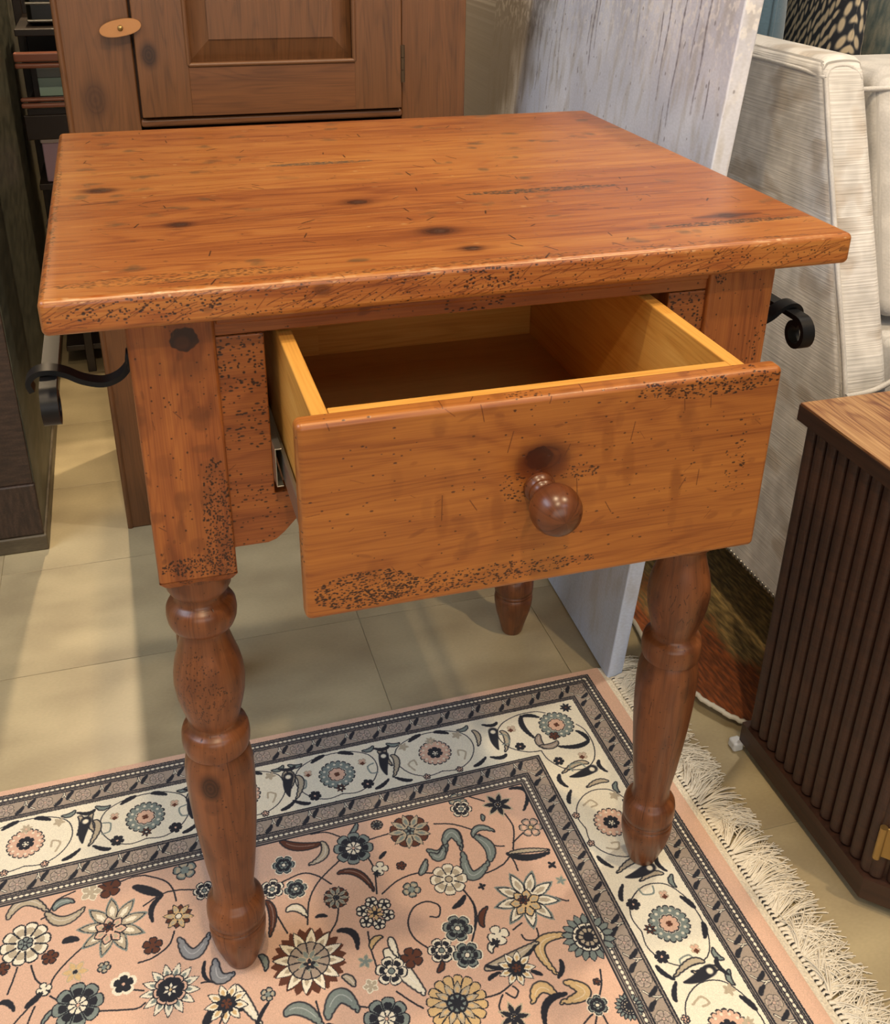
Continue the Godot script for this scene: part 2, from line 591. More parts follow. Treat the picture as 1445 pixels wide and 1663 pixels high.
func motif(P: Paint, kind: String, x: float, y: float, r: float) -> void:
	var none := Color(0, 0, 0, 0)
	var rot := sin(x * 12.9 + y * 3.1) * 3.0
	match kind:
		"daisy":
			flower(P, x, y, r, rot, 10, 0.16, false, CREAM, NAVY, BEIGE, TEAL, 0, none, 3.0)
			flower(P, x, y, r * 0.32, rot, 6, 0.15, false, TEAL, NAVY, none, TEAL, 0.12, CREAM)
		"teal":
			flower(P, x, y, r, rot, 8, 0.2, false, TEAL, NAVY, NAVY, PINK, 0, none, 2.4)
			flower(P, x, y, r * 0.42, rot, 8, 0.2, false, CREAM, NAVY, none, PINK, 0, none, 1.8)
		"cream":
			flower(P, x, y, r, rot, 8, 0.2, false, CREAM, NAVY, BEIGE, BEIGE, 0, none, 2.2)
		"star_y":
			flower(P, x, y, r * 0.9, rot + 0.5, 6, 0.4, true, BROWN, NAVY, none, none)
			flower(P, x, y, r, rot, 6, 0.62, true, YELLOW, NAVY, BEIGE, CREAM)
		"star_g":
			flower(P, x, y, r * 0.92, rot + 0.3, 9, 0.25, false, BROWN, NAVY, none, none)
			flower(P, x, y, r, rot, 9, 0.5, true, BEIGE, NAVY, TEAL, TEAL)
			flower(P, x, y, r * 0.3, rot, 5, 0.5, true, TEAL, NAVY, none, NAVY)
		"teal5":
			flower(P, x, y, r, rot, 6, 0.3, false, TEAL, NAVY, NAVY, CREAM, 0.1, CREAM)
		"white5":
			flower(P, x, y, r, rot, 6, 0.3, false, CREAM, NAVY, NAVY, TEAL)
		"grey6":
			flower(P, x, y, r, rot, 6, 0.34, false, GREY, NAVY, PINK, YELLOW)
		"dark5":
			flower(P, x, y, r, rot, 5, 0.35, false, NAVY, NAVY, none, PINK, 0.35, CREAM)
		"navy6":
			flower(P, x, y, r, rot, 7, 0.62, true, NAVY, NAVY, none, none, 0.18, BEIGE)
			flower(P, x, y, r * 0.32, rot, 8, 0.0, false, CREAM, NAVY, none, YELLOW)
		"teal_s":
			flower(P, x, y, r, rot, 5, 0.3, false, TEAL, NAVY, BEIGE, none)
		"beige":
			flower(P, x, y, r, rot, 5, 0.35, true, BEIGE, CREAM, none, none)
		"half_y":
			flower(P, x, y, r, rot, 6, 0.5, true, YELLOW, BEIGE, none, NAVY)
		"half_t":
			flower(P, x, y, r, rot, 5, 0.5, true, TEAL, BEIGE, none, none)
		"brown":
			flower(P, x, y, r, rot, 5, 0.3, false, BROWN, NAVY, none, none)
		"white_bud":
			flower(P, x, y, r, rot, 4, 0.45, false, CREAM, NAVY, none, none)
			flower(P, x + r * 0.5, y + r * 0.6, r * 0.5, rot, 4, 0.6, true, NAVY, NAVY, none, none)
		"navy_b":
			flower(P, x, y, r, rot, 4, 0.65, true, NAVY, NAVY, none, none)
		"cluster":
			for k in 6:
				var a := TAU * k / 6 + rot
				flower(P, x + cos(a) * r * 0.66, y + sin(a) * r * 0.66, r * 0.36, a, 5, 0.2, false, CREAM, NAVY, none, NAVY, 0, none, 2.6)
			flower(P, x, y, r * 0.5, rot, 6, 0.5, true, YELLOW, NAVY, none, NAVY)
		"multi":
			flower(P, x, y, r, rot, 16, 0.14, false, YELLOW, NAVY, none, none)
			flower(P, x, y, r * 0.78, rot + 0.2, 11, 0.4, true, BEIGE, NAVY, YELLOW, none)
			flower(P, x, y, r * 0.36, rot, 8, 0.1, false, TEAL, NAVY, none, NAVY, 0, none, 4.0)
		"palm":
			flower(P, x, y, r, rot, 13, 0.36, true, CREAM, NAVY, TEAL, none)
			flower(P, x, y, r * 0.58, rot, 8, 0.14, false, PINK, NAVY, none, none)
			flower(P, x, y, r * 0.46, rot, 8, 0.2, false, NAVY, NAVY, none, none)
			flower(P, x, y, r * 0.28, rot, 6, 0.5, true, CREAM, NAVY, none, YELLOW)
		"palm_b":
			flower(P, x, y, r, rot, 22, 0.16, true, BROWN, BROWN, none, none)
			flower(P, x, y, r * 0.97, rot, 12, 0.42, true, CREAM, NAVY, BEIGE, none)
			flower(P, x, y, r * 0.56, 0.3, 12, 0.05, false, GREY, NAVY, none, none)
			flower(P, x, y, r * 0.36, 0.4, 7, 0.55, true, TEAL, BEIGE, none, PINK)
			flower(P, x, y + r * 0.12, r * 0.18, 0.4, 5, 0.55, true, NAVY, NAVY, none, PINK)
		"lotus", "lotus_w":
			var w := kind == "lotus_w"
			flower(P, x, y, r * 0.98, rot, 9, 0.5, true, CREAM if w else BEIGE, NAVY, BEIGE if w else CREAM, none, 0.08, TEAL, 3.6 if w else 2.6)
			flower(P, x + r * 0.08, y + r * 0.12, r * 0.5, rot, 7, 0.3, true, YELLOW if w else PINK, NAVY, BEIGE, none, 0, none, 2.6)
			flower(P, x + r * 0.12, y, r * 0.2, rot, 6, 0.4, true, BROWN, NAVY, none, NAVY)
		"palm_t":
			flower(P, x, y, r, rot, 18, 0.2, true, TEAL, NAVY, none, none)
			flower(P, x, y, r * 0.6, rot, 10, 0.05, false, CREAM, NAVY, none, none)
			flower(P, x, y, r * 0.48, rot, 10, 0.2, false, NAVY, NAVY, BEIGE, none)
		"fan":
			flower(P, x, y, r, rot, 9, 0.4, true, CREAM, NAVY, YELLOW, none)
			flower(P, x, y, r * 0.5, rot, 8, 0.3, true, NAVY, NAVY, none, none)
			flower(P, x, y, r * 0.3, rot, 5, 0.3, false, BROWN, NAVY, none, none)
		"rose_t", "rose_p":
			var t := kind == "rose_t"
			flower(P, x, y, r, 0.1, 18, 0.16, false, TEAL if t else PINK, NAVY, none, none, 0, none, 2.6, false)
			for k in 12:
				var a := TAU * k / 12
				P.dot(x + cos(a) * r * 0.72, y + sin(a) * r * 0.72, r * 0.075, r * 0.075, CREAM, 0.85)
			if t:
				flower(P, x, y, r * 0.5, 0, 9, 0.16, false, PINK, NAVY, none, none, 0.06, CREAM, 2.2, false)
				flower(P, x, y, r * 0.16, 0.6, 4, 0.4, false, BROWN, BROWN, none, none)
			else:
				flower(P, x, y, r * 0.46, 0, 7, 0.24, false, NAVY, NAVY, none, none)
				flower(P, x, y + r * 0.05, r * 0.24, 0, 5, 0.3, false, CREAM, NAVY, none, none)


func rug_paint() -> Paint:
	var P := Paint.new(int(RUG_UL * RUG_S), int(RUG_VL * RUG_S))
	var DK := Color("4c4a4c")
	# bands, by the distance from the pile's edge in millimetres
	var lut: Array[Color] = []
	for i in 2200:
		var d := i * 0.1
		var k := PINK
		if d >= 6.0 and d < 24.5:
			k = Color("8a7f76")
			if d < 8.2 or (d > 9.6 and d < 11.4) or (d > 19.2 and d < 21.0) or d > 22.4:
				k = NAVY
		elif d >= 24.5 and d < 49.0:
			k = GREY
		elif d >= 49.0 and d < 56.5:
			k = NAVY if d < 51.2 or (d > 52.4 and d < 54.0) or d > 54.9 else Color("8a7f76")
		elif d >= 56.5 and d < 157.0:
			k = CREAM
		elif d >= 157.0 and d < 163.0:
			k = NAVY if d < 159.2 or d > 160.8 else Color("8a7f76")
		elif d >= 163.0 and d < 186.0:
			k = GREY
		elif d >= 186.0 and d < 205.5:
			k = Color("8a7f76")
			if d < 188.2 or (d > 189.6 and d < 191.2) or (d > 199.6 and d < 201.2) or d > 203.2:
				k = NAVY
		lut.append(k)
	for y in P.h:
		var v := y / RUG_S + RUG_V0
		for x in P.w:
			var u := x / RUG_S + RUG_U0
			var d := minf(u, v)
			if d < 0.0 or d > 206.0:
				P.put(x, y, PINK)
				continue
			var k := lut[int(clampf(d + P.rg.randf_range(-0.35, 0.35), 0, 206) * 10)]
			# the two chain rows between the stripes
			if (d > 12.2 and d < 18.4) or (d > 192.4 and d < 198.6):
				var al := maxf(u, v)
				var ph := fmod(al, 7.2) / 7.2
				var q := (d - 12.2 if d < 100 else d - 192.4) / 6.2
				k = CREAM if absf(q - 0.5) < 0.36 * (1.0 - absf(ph - 0.42) * 2.1) else (NAVY if absf(q - 0.5) > 0.3 or ph > 0.86 else Color("8a7f76"))
			P.put(x, y, k)
	# everything repeated along the two sides
	for side in 2:
		var swap := side == 1
		var n_max := RUG_UL - 20.0 if side == 0 else RUG_VL - 6.0
		for band in 2:
			var mid := 36.7 if band == 0 else 174.5
			var s := 36.0 if band == 0 else 174.0
			while s < n_max:
				rug_unit(P, s, mid, swap)
				s += 53.0
		var rows: Array = [[310, "rose_p"], [465, "rose_t"], [606, "rose_p"], [746, "rose_t"], [908, "rose_p"]] if side == 0 else [[310, "rose_p"], [484, "rose_t"], [632, "rose_p"]]
		for k in rows.size():
			var s: float = rows[k][0]
			var before: float = 105.0 if k == 0 else rows[k - 1][0]
			main_unit(P, s, (s + before) * 0.5, rows[k][1], swap)
	motif(P, "rose_t", rx(105), ry(104), 29 * RUG_S)
	motif(P, "brown", rx(118), ry(126), 9 * RUG_S)
	flower(P, rx(75), ry(72), 11 * RUG_S, 0, 8, 0.5, true, NAVY, NAVY, Color(0, 0, 0, 0), BROWN)
	for swap in [false, true]:
		P.path(PackedVector2Array([side_pt(150, 150, swap), side_pt(172, 146, swap), side_pt(196, 128, swap), side_pt(204, 100, swap), side_pt(190, 78, swap), side_pt(160, 66, swap), side_pt(128, 66, swap), side_pt(112, 74, swap)]), 2.2, NAVY)
		leaf(P, side_pt(152, 70, swap), side_pt(158, 92, swap), side_pt(150, 120, swap), 11, NAVY)
		leaf(P, side_pt(150, 70, swap), side_pt(138, 72, swap), side_pt(126, 80, swap), 9, NAVY)
		leaf(P, side_pt(140, 118, swap), side_pt(146, 132, swap), side_pt(140, 148, swap), 11, GREY)
		leaf(P, side_pt(205, 142, swap), side_pt(216, 146, swap), side_pt(230, 140, swap), 8, NAVY)
		var q := side_pt(178, 132, swap)
		flower(P, q.x, q.y, 8.5 * RUG_S, 0.3, 6, 0.3, false, NAVY, NAVY, Color(0, 0, 0, 0), PINK)
		q = side_pt(178, 92, swap)
		flower(P, q.x, q.y, 8 * RUG_S, 0.9, 4, 0.4, false, Color("cdb8a4"), BEIGE, Color(0, 0, 0, 0), Color(0, 0, 0, 0))
		flower(P, q.x + 3, q.y + 4, 4.5 * RUG_S, 0.2, 4, 0.4, true, BROWN, BROWN, Color(0, 0, 0, 0), Color(0, 0, 0, 0))
		P.path(PackedVector2Array([side_pt(200, 98, swap), side_pt(190, 104, swap), side_pt(192, 120, swap), side_pt(203, 120, swap)]), 3.2, TEAL)
	# the field: stems first, then leaves, then flowers
	for vine in VINES:
		var pts := PackedVector2Array()
		for i in range(0, vine.size(), 2):
			pts.append(Vector2(rx(vine[i]), ry(vine[i + 1])))
		P.path(pts, 2.9, NAVY)
	for l in LEAVES:
		leaf(P, Vector2(rx(l[0]), ry(l[1])), Vector2(rx(l[2]), ry(l[3])), Vector2(rx(l[4]), ry(l[5])), l[6] * RUG_S, rug_tint(l[7]))
	for kind in FLOWERS:
		for f in FLOWERS[kind]:
			if f[2] > 2:
				motif(P, kind, rx(f[0]), ry(f[1]), f[2] * RUG_S * 1.08)
	# the rest of the field, filled in the same manner up to the middle of the rug
	var kinds := ["daisy", "teal", "palm", "cream", "lotus", "multi", "star_y", "teal5", "white5", "dark5", "cluster", "brown", "star_g", "teal_s", "white_bud", "half_y", "navy6", "fan"]
	var sizes := [28, 26, 34, 24, 38, 33, 19, 16, 16, 12, 23, 11, 22, 10, 10, 13, 17, 23]
	var placed := []
	for kind in FLOWERS:
		for f in FLOWERS[kind]:
			placed.append(f)
	for i in 1400:
		var k := P.rg.randi() % kinds.size()
		var u := P.rg.randf_range(222, 1000)
		var v := P.rg.randf_range(222, 712)
		if v < 692.0 - (u + 95.0) * 0.28:
			continue
		var free := true
		for f in placed:
			if Vector2(u - f[0], v - f[1]).length() < sizes[k] + f[2] + 9.0:
				free = false
				break
		if not free:
			continue
		var near := Vector2(u, v)
		var best := 1e9
		for f in placed:
			var d := Vector2(u - f[0], v - f[1]).length()
			if d < best:
				best = d
				near = Vector2(f[0], f[1])
		placed.append([u, v, sizes[k]])
		var a := Vector2(rx(u), ry(v))
		var b := Vector2(rx(near.x), ry(near.y))
		var dir := (b - a).normalized()
		var side := Vector2(-dir.y, dir.x) * P.rg.randf_range(-14, 14)
		P.path(PackedVector2Array([a + dir * sizes[k] * RUG_S, (a + b) / 2 + side, b - dir * 14 * RUG_S]), 2.9, NAVY)
		var out := Vector2.from_angle(P.rg.randf() * TAU)
		var q: Vector2 = a + out * (sizes[k] + 3) * RUG_S
		leaf(P, q, q + out.rotated(0.4) * 14, q + out.rotated(0.9) * 30, P.rg.randf_range(8, 14), [NAVY, TEAL, BEIGE, BROWN][P.rg.randi() % 4])
		motif(P, kinds[k], a.x, a.y, sizes[k] * RUG_S)
	# the border stays clear where field flowers meet it
	for y in P.h:
		var v := y / RUG_S + RUG_V0
		for x in P.w:
			var u := x / RUG_S + RUG_U0
			var d := minf(u, v)
			if d > 199.2 and d < 205.6:
				P.put(x, y, lut[int(d * 10)])
	# knots of wool differ a little
	var c := P.c
	var e := P.e
	for i in P.w * P.h:
		var g := P.rg.randf_range(0.93, 1.05)
		c[i * 3] = mini(255, int(c[i * 3] * g)); c[i * 3 + 1] = mini(255, int(c[i * 3 + 1] * g)); c[i * 3 + 2] = mini(255, int(c[i * 3 + 2] * g))
		e[i] = P.rg.randi_range(90, 166)
	P.c = c
	P.e = e
	return P


func rx(u: float) -> float:
	return (u - RUG_U0) * RUG_S


func ry(v: float) -> float:
	return (v - RUG_V0) * RUG_S


func side_pt(s: float, d: float, swap: bool) -> Vector2:
	return Vector2(rx(d), ry(s)) if swap else Vector2(rx(s), ry(d))


# guard border: a pale flower, a crossed pair of dark leaves and a forked stem
func rug_unit(P: Paint, s: float, d: float, swap: bool) -> void:
	var a := side_pt(s, d, swap)
	flower(P, a.x, a.y, 11.5 * RUG_S, 0.4, 6, 0.16, false, Color("b9aa9a"), Color("5f5955"), Color("a2938a"), Color("c5aa9c"), 0, Color.WHITE, 1.5)
	for k in [-1.0, 1.0]:
		# fork: dark stem with a pale heart, its two tips curling towards the flowers
		var pts := PackedVector2Array([side_pt(s + 26.5, d - 11, swap), side_pt(s + 26.5 - k * 1.5, d - 4, swap), side_pt(s + 26.5 - k * 6, d + 2, swap), side_pt(s + 26.5 - k * 13, d + 8, swap)])
		P.path(pts, 4.2, NAVY)
		P.path(pts, 2.2, CREAM)
	leaf(P, side_pt(s + 14, d - 10, swap), side_pt(s + 19, d - 4, swap), side_pt(s + 22, d + 3, swap), 6.5, NAVY)
	leaf(P, side_pt(s + 39, d + 10, swap), side_pt(s + 34, d + 6, swap), side_pt(s + 30, d - 1, swap), 6.5, NAVY)


# cream border: a rosette inside its vine, small flowers, and a dark teardrop at `half`
func main_unit(P: Paint, s: float, half: float, kind: String, swap: bool) -> void:
	var none := Color(0, 0, 0, 0)
	for k in [-1.0, 1.0]:
		var pts := PackedVector2Array([side_pt(s, 62, swap), side_pt(s + k * 30, 66, swap), side_pt(s + k * 56, 82, swap), side_pt(s + k * 62, 110, swap), side_pt(s + k * 48, 136, swap), side_pt(s + k * 24, 149, swap), side_pt(s, 146, swap)])
		P.path(pts, 2.0, NAVY)
		leaf(P, side_pt(s + k * 12, 63, swap), side_pt(s + k * 22, 66, swap), side_pt(s + k * 32, 72, swap), 9, NAVY)
		leaf(P, side_pt(s + k * 50, 150, swap), side_pt(s + k * 60, 147, swap), side_pt(s + k * 72, 138, swap), 7, NAVY)
		leaf(P, side_pt(s + k * 66, 66, swap), side_pt(s + k * 58, 72, swap), side_pt(s + k * 48, 70, swap), 7, TEAL)
		leaf(P, side_pt(s + k * 72, 78, swap), side_pt(s + k * 76, 92, swap), side_pt(s + k * 70, 112, swap), 8, BEIGE)
		if kind == "rose_t":
			var a := side_pt(s + k * 40, 138, swap)
			flower(P, a.x, a.y, 9.5 * RUG_S, 0.3, 6, 0.3, false, NAVY, NAVY, none, PINK)
			var b := side_pt(s + k * 42, 92, swap)
			flower(P, b.x, b.y, 7 * RUG_S, 0.9, 4, 0.4, false, PINK, BEIGE, none, none)
			flower(P, b.x, b.y + 5, 4 * RUG_S, 0.2, 4, 0.4, true, BROWN, BROWN, none, none)
			P.path(PackedVector2Array([side_pt(s + k * 58, 100, swap), side_pt(s + k * 48, 104, swap), side_pt(s + k * 50, 118, swap), side_pt(s + k * 60, 120, swap)]), 3.2, TEAL)
		else:
			P.path(PackedVector2Array([side_pt(s + k * 40, 132, swap), side_pt(s + k * 46, 118, swap), side_pt(s + k * 36, 112, swap), side_pt(s + k * 34, 122, swap)]), 4.0, BEIGE)
			var a := side_pt(s + k * 26, 150, swap)
			flower(P, a.x, a.y, 6 * RUG_S, 0.3, 5, 0.3, false, PINK, NAVY, none, none)
			var b := side_pt(s + k * 44, 80, swap)
			flower(P, b.x, b.y, 9 * RUG_S, 0.9, 5, 0.5, true, BEIGE, BEIGE, none, none)
	var c := side_pt(s, 106, swap)
	motif(P, kind, c.x, c.y, (28.0 if kind == "rose_t" else 26.0) * RUG_S)
	if kind == "rose_t":
		var b := side_pt(s, 134, swap)
		flower(P, b.x, b.y, 9 * RUG_S, 0.2, 7, 0.5, true, BROWN, NAVY, none, CREAM)
	else:
		var b := side_pt(s, 80, swap)
		flower(P, b.x, b.y, 9 * RUG_S, 0.2, 7, 0.5, true, BEIGE, BEIGE, none, PINK)
	# teardrop
	for i in 24:
		var f := i / 23.0
		var q := side_pt(half + 6 * sin(f * 2.0), lerpf(88, 128, f), swap)
		P.dot(q.x, q.y, lerpf(10, 2, f * f), lerpf(10, 2, f * f), NAVY)
	var q := side_pt(half + 1, 90, swap)
	P.dot(q.x, q.y, 6, 6, CREAM)
	leaf(P, side_pt(half - 12, 72, swap), side_pt(half - 2, 76, swap), side_pt(half + 12, 70, swap), 7, NAVY)
	leaf(P, side_pt(half - 12, 92, swap), side_pt(half - 16, 108, swap), side_pt(half - 4, 136, swap), 9, BEIGE)

# the rug's motifs in its own millimetres: [u, v, radius]; stems; leaves
var FLOWERS := {
	"daisy": [[902, 271, 29]],
	"lotus": [[796, 277, 40]],
	"star_y": [[714, 287, 19]],
	"teal": [[839, 376, 28], [472, 247, 26], [490, 501, 26]],
	"palm": [[732, 388, 34]],
	"dark5": [[786, 364, 11]],
	"half_y": [[842, 330, 15]],
	"brown": [[749, 321, 12], [872, 300, 10], [799, 216, 15], [928, 300, 9], [440, 433, 14], [416, 295, 7], [231, 531, 5]],
	"fan": [[669, 426, 25], [319, 485, 23]],
	"teal_s": [[700, 216, 15], [808, 334, 8], [413, 336, 12], [620, 429, 9], [306, 207, 13]],
	"beige": [[822, 216, 14], [498, 455, 10]],
	"white5": [[678, 257, 14], [591, 281, 15], [401, 434, 17], [469, 443, 19], [306, 224, 15]],
	"white_bud": [[878, 343, 9], [445, 291, 11], [325, 435, 14]],
	"star_g": [[389, 241, 29], [512, 319, 17], [431, 217, 9]],
	"teal5": [[570, 247, 14], [561, 290, 14], [372, 410, 18], [372, 450, 17], [243, 559, 12]],
	"cream": [[360, 335, 24]],
	"cluster": [[468, 357, 24]],
	"palm_b": [[564, 399, 44]],
	"multi": [[404, 507, 35]],
	"half_t": [[497, 421, 10], [215, 381, 8]],
	"navy6": [[252, 232, 19], [344, 543, 16]],
	"grey6": [[221, 285, 16]],
	"lotus_w": [[270, 395, 41]],
	"palm_t": [[215, 471, 33], [207, 572, 17]],
	"navy_b": [[217, 354, 7], [321, 359, 6], [325, 440, 0]],
}
var VINES := [
	[842, 208, 865, 216, 876, 235, 884, 240],
	[834, 298, 854, 315, 868, 332, 872, 349],
	[910, 303, 915, 322, 920, 337],
	[894, 305, 888, 326, 879, 338],
	[721, 308, 729, 326, 749, 338, 767, 340],
	[752, 209, 728, 225, 718, 242, 715, 262],
	[757, 258, 732, 246, 712, 246, 686, 253],
	[819, 390, 792, 397, 772, 401, 762, 397],
	[871, 354, 861, 364],
	[775, 375, 763, 380],
	[888, 363, 894, 379, 895, 384],
	[785, 210, 767, 207, 752, 209],
	[695, 390, 685, 392, 673, 398],
	[494, 261, 528, 286, 547, 313, 556, 348],
	[457, 266, 453, 291, 459, 329],
	[577, 274, 548, 268, 529, 278, 514, 296],
	[452, 331, 427, 317, 401, 313, 379, 319],
	[446, 239, 420, 237],
	[484, 224, 503, 209, 524, 206],
	[484, 381, 486, 405, 485, 433],
	[513, 337, 519, 354, 531, 369],
	[470, 471, 456, 489, 445, 501],
	[414, 429, 429, 408, 431, 384, 418, 364, 399, 360, 385, 371, 390, 386, 401, 383],
	[346, 357, 341, 382, 347, 407, 358, 430],
	[566, 455, 565, 471, 564, 486],
	[516, 477, 501, 484],
	[352, 239, 327, 247, 302, 265],
	[593, 318, 583, 353],
	[288, 205, 269, 220],
	[248, 251, 245, 278, 259, 314],
	[235, 291, 255, 303],
	[269, 320, 265, 331, 265, 349],
	[335, 337, 306, 340, 282, 334, 268, 324],
	[347, 356, 340, 382, 345, 407, 362, 436],
	[296, 275, 284, 298, 269, 305],
	[373, 510, 351, 510, 333, 503],
	[343, 512, 335, 521, 328, 514, 332, 506],
	[274, 440, 278, 454, 293, 452, 296, 443],
	[304, 433, 290, 427],
	[239, 553, 227, 536, 220, 517],
	[249, 570, 256, 581],
	[242, 573, 241, 586],
	[256, 546, 248, 553],
	[232, 404, 221, 413, 218, 413],
	[348, 513, 357, 526, 357, 539],
]
var LEAVES := [
	[926, 225, 904, 205, 876, 229, 10, "E"],
	[869, 229, 859, 220, 843, 224, 8, "T"],
	[876, 232, 857, 250, 831, 238, 10, "E"],
	[766, 223, 749, 235, 732, 247, 12, "N"],
	[732, 249, 746, 264, 746, 285, 6, "N"],
	[856, 282, 848, 281, 838, 284, 9, "N"],
	[714, 321, 701, 347, 679, 324, 11, "G"],
	[674, 365, 674, 389, 656, 388, 11, "G"],
	[688, 363, 691, 379, 685, 391, 3, "N"],
	[898, 360, 889, 354, 881, 347, 7, "N"],
	[697, 445, 677, 430, 648, 439, 15, "N"],
	[880, 389, 873, 379, 867, 374, 4, "T"],
	[927, 346, 918, 349, 911, 361, 6, "N"],
	[501, 281, 475, 290, 461, 323, 7, "B"],
	[565, 206, 544, 222, 511, 225, 10, "B"],
	[511, 224, 513, 246, 536, 257, 8, "E"],
	[372, 280, 358, 290, 344, 270, 9, "T"],
	[347, 272, 329, 262, 327, 294, 10, "T"],
	[520, 368, 502, 378, 502, 401, 8, "N"],
	[578, 319, 564, 319, 554, 336, 8, "C"],
	[471, 222, 463, 215, 458, 205, 5, "T"],
	[441, 274, 436, 270, 431, 266, 4, "N"],
	[395, 315, 388, 308, 381, 295, 7, "T"],
	[486, 405, 479, 395, 468, 393, 6, "Y"],
	[466, 414, 456, 442, 437, 483, 15, "C"],
	[458, 399, 458, 409, 456, 427, 7, "C"],
	[604, 459, 583, 459, 564, 486, 12, "T"],
	[558, 478, 537, 455, 519, 481, 14, "T"],
	[601, 297, 596, 320, 605, 351, 7, "B"],
	[527, 432, 520, 439, 517, 449, 7, "E"],
	[543, 340, 536, 340, 530, 343, 4, "N"],
	[655, 407, 648, 428, 633, 463, 10, "C"],
	[367, 379, 356, 375, 349, 366, 5, "N"],
	[645, 477, 633, 454, 621, 440, 3, "N"],
	[621, 374, 616, 383, 617, 397, 6, "T"],
	[224, 208, 202, 221, 219, 253, 6, "N"],
	[268, 318, 246, 332, 213, 333, 10, "N"],
	[266, 318, 241, 321, 211, 329, 5, "E"],
	[370, 287, 361, 296, 351, 280, 9, "T"],
	[349, 275, 332, 261, 326, 288, 11, "T"],
	[327, 300, 328, 338, 297, 321, 11, "T"],
	[297, 321, 291, 298, 306, 275, 11, "T"],
	[306, 275, 292, 264, 273, 276, 7, "T"],
	[240, 461, 279, 464, 273, 507, 10, "Y"],
	[355, 473, 323, 470, 281, 458, 11, "E"],
	[353, 471, 322, 480, 285, 462, 5, "N"],
	[288, 531, 301, 518, 316, 534, 11, "Y"],
	[267, 519, 251, 540, 284, 544, 12, "Y"],
	[274, 535, 300, 539, 312, 564, 8, "N"],
	[340, 417, 337, 402, 325, 391, 6, "B"],
	[262, 491, 265, 503, 274, 512, 5, "N"],
	[357, 489, 351, 486, 341, 484, 4, "N"],
	[302, 494, 297, 498, 292, 502, 4, "N"],
	[368, 379, 354, 372, 348, 366, 5, "N"],
	[342, 455, 339, 446, 331, 447, 6, "C"],
	[283, 253, 281, 248, 281, 243, 4, "T"],
	[414, 460, 408, 456, 405, 448, 5, "B"],
]

# ---------------------------------------------------------------- scene
func _ready() -> void:
	rng.seed = 5
	# --- camera
	var cam := Camera3D.new()
	cam.name = "camera"
	cam.projection = Camera3D.PROJECTION_FRUSTUM
	cam.near = 0.05
	cam.far = 50.0
	cam.keep_aspect = Camera3D.KEEP_HEIGHT
	cam.size = cam.near * 1663.0 / FOCAL
	cam.frustum_offset = Vector2(-6.7, -141.5) / FOCAL * cam.near
	cam.position = Vector3(-0.2949, 1.2036, 0.8356)
	cam.rotation = Vector3(-0.4732, -0.3015, 0.0157)
	add_child(cam)
	cam.current = true
	# --- environment and exposure
	var we := WorldEnvironment.new()
	we.name = "environment"
	var env := Environment.new()
	env.background_mode = Environment.BG_COLOR
	env.background_color = Color(0.5, 0.55, 0.6)
	env.tonemap_mode = Environment.TONE_MAPPER_LINEAR
	env.tonemap_exposure = 1.02
	env.sdfgi_enabled = true
	env.ssao_enabled = true
	env.ssil_enabled = true
	we.environment = env
	add_child(we)
	M.white_metal = plain(Color(0.9, 0.9, 0.88), 0.5)
	# --- lamps: warm ceiling spots, mostly guessed, and cool ceiling panels added for fill
	var warm := Color(1.0, 0.885, 0.72)
	spot(Vector3(-0.25, 2.75, 0.42), Vector3(-0.15, 0, 0.1), 2.0, 42, warm)
	spot(Vector3(0.95, 2.75, 0.75), Vector3(-0.05, 0.4, -0.1), 2.2, 40, warm)
	spot(Vector3(-0.39, 2.75, -2.9), Vector3(-0.44, 0, -0.7), 5.0, 34, warm)
	spot(Vector3(-0.3, 2.75, 1.45), Vector3(0.0, 0.75, 0.0), 1.8, 36, warm)  # added to bring more light into the open drawer
	spot(Vector3(1.0, 2.75, -0.5), Vector3(0.85, 0.9, -0.8), 1.9, 36, Color(1.0, 0.95, 0.88))
	spot(Vector3(0.35, 2.75, -2.0), Vector3(-0.55, 0.9, -1.9), 4.0, 36, warm)
	panel(Vector3(-2.3, 2.79, 0.2), Vector2(1.2, 1.8), 5.2, Color(0.84, 0.91, 1.0))
	spot(Vector3(-1.1, 2.75, -3.5), Vector3(-1.0, 1.7, -4.6), 3.0, 45, warm)  # added wall washer, brightens the back wall for the table top's sheen
	panel(Vector3(1.0, 2.79, 2.4), Vector2(1.2, 0.6), 1.3, Color(0.80, 0.89, 1.0))
	fill_window()
	materials()
	room()
	table()
	rug()
	cupboard()
	sideboard()
	shelving()
	canvas()
	sofa()
	fluted_cabinet()
	hide_rug()


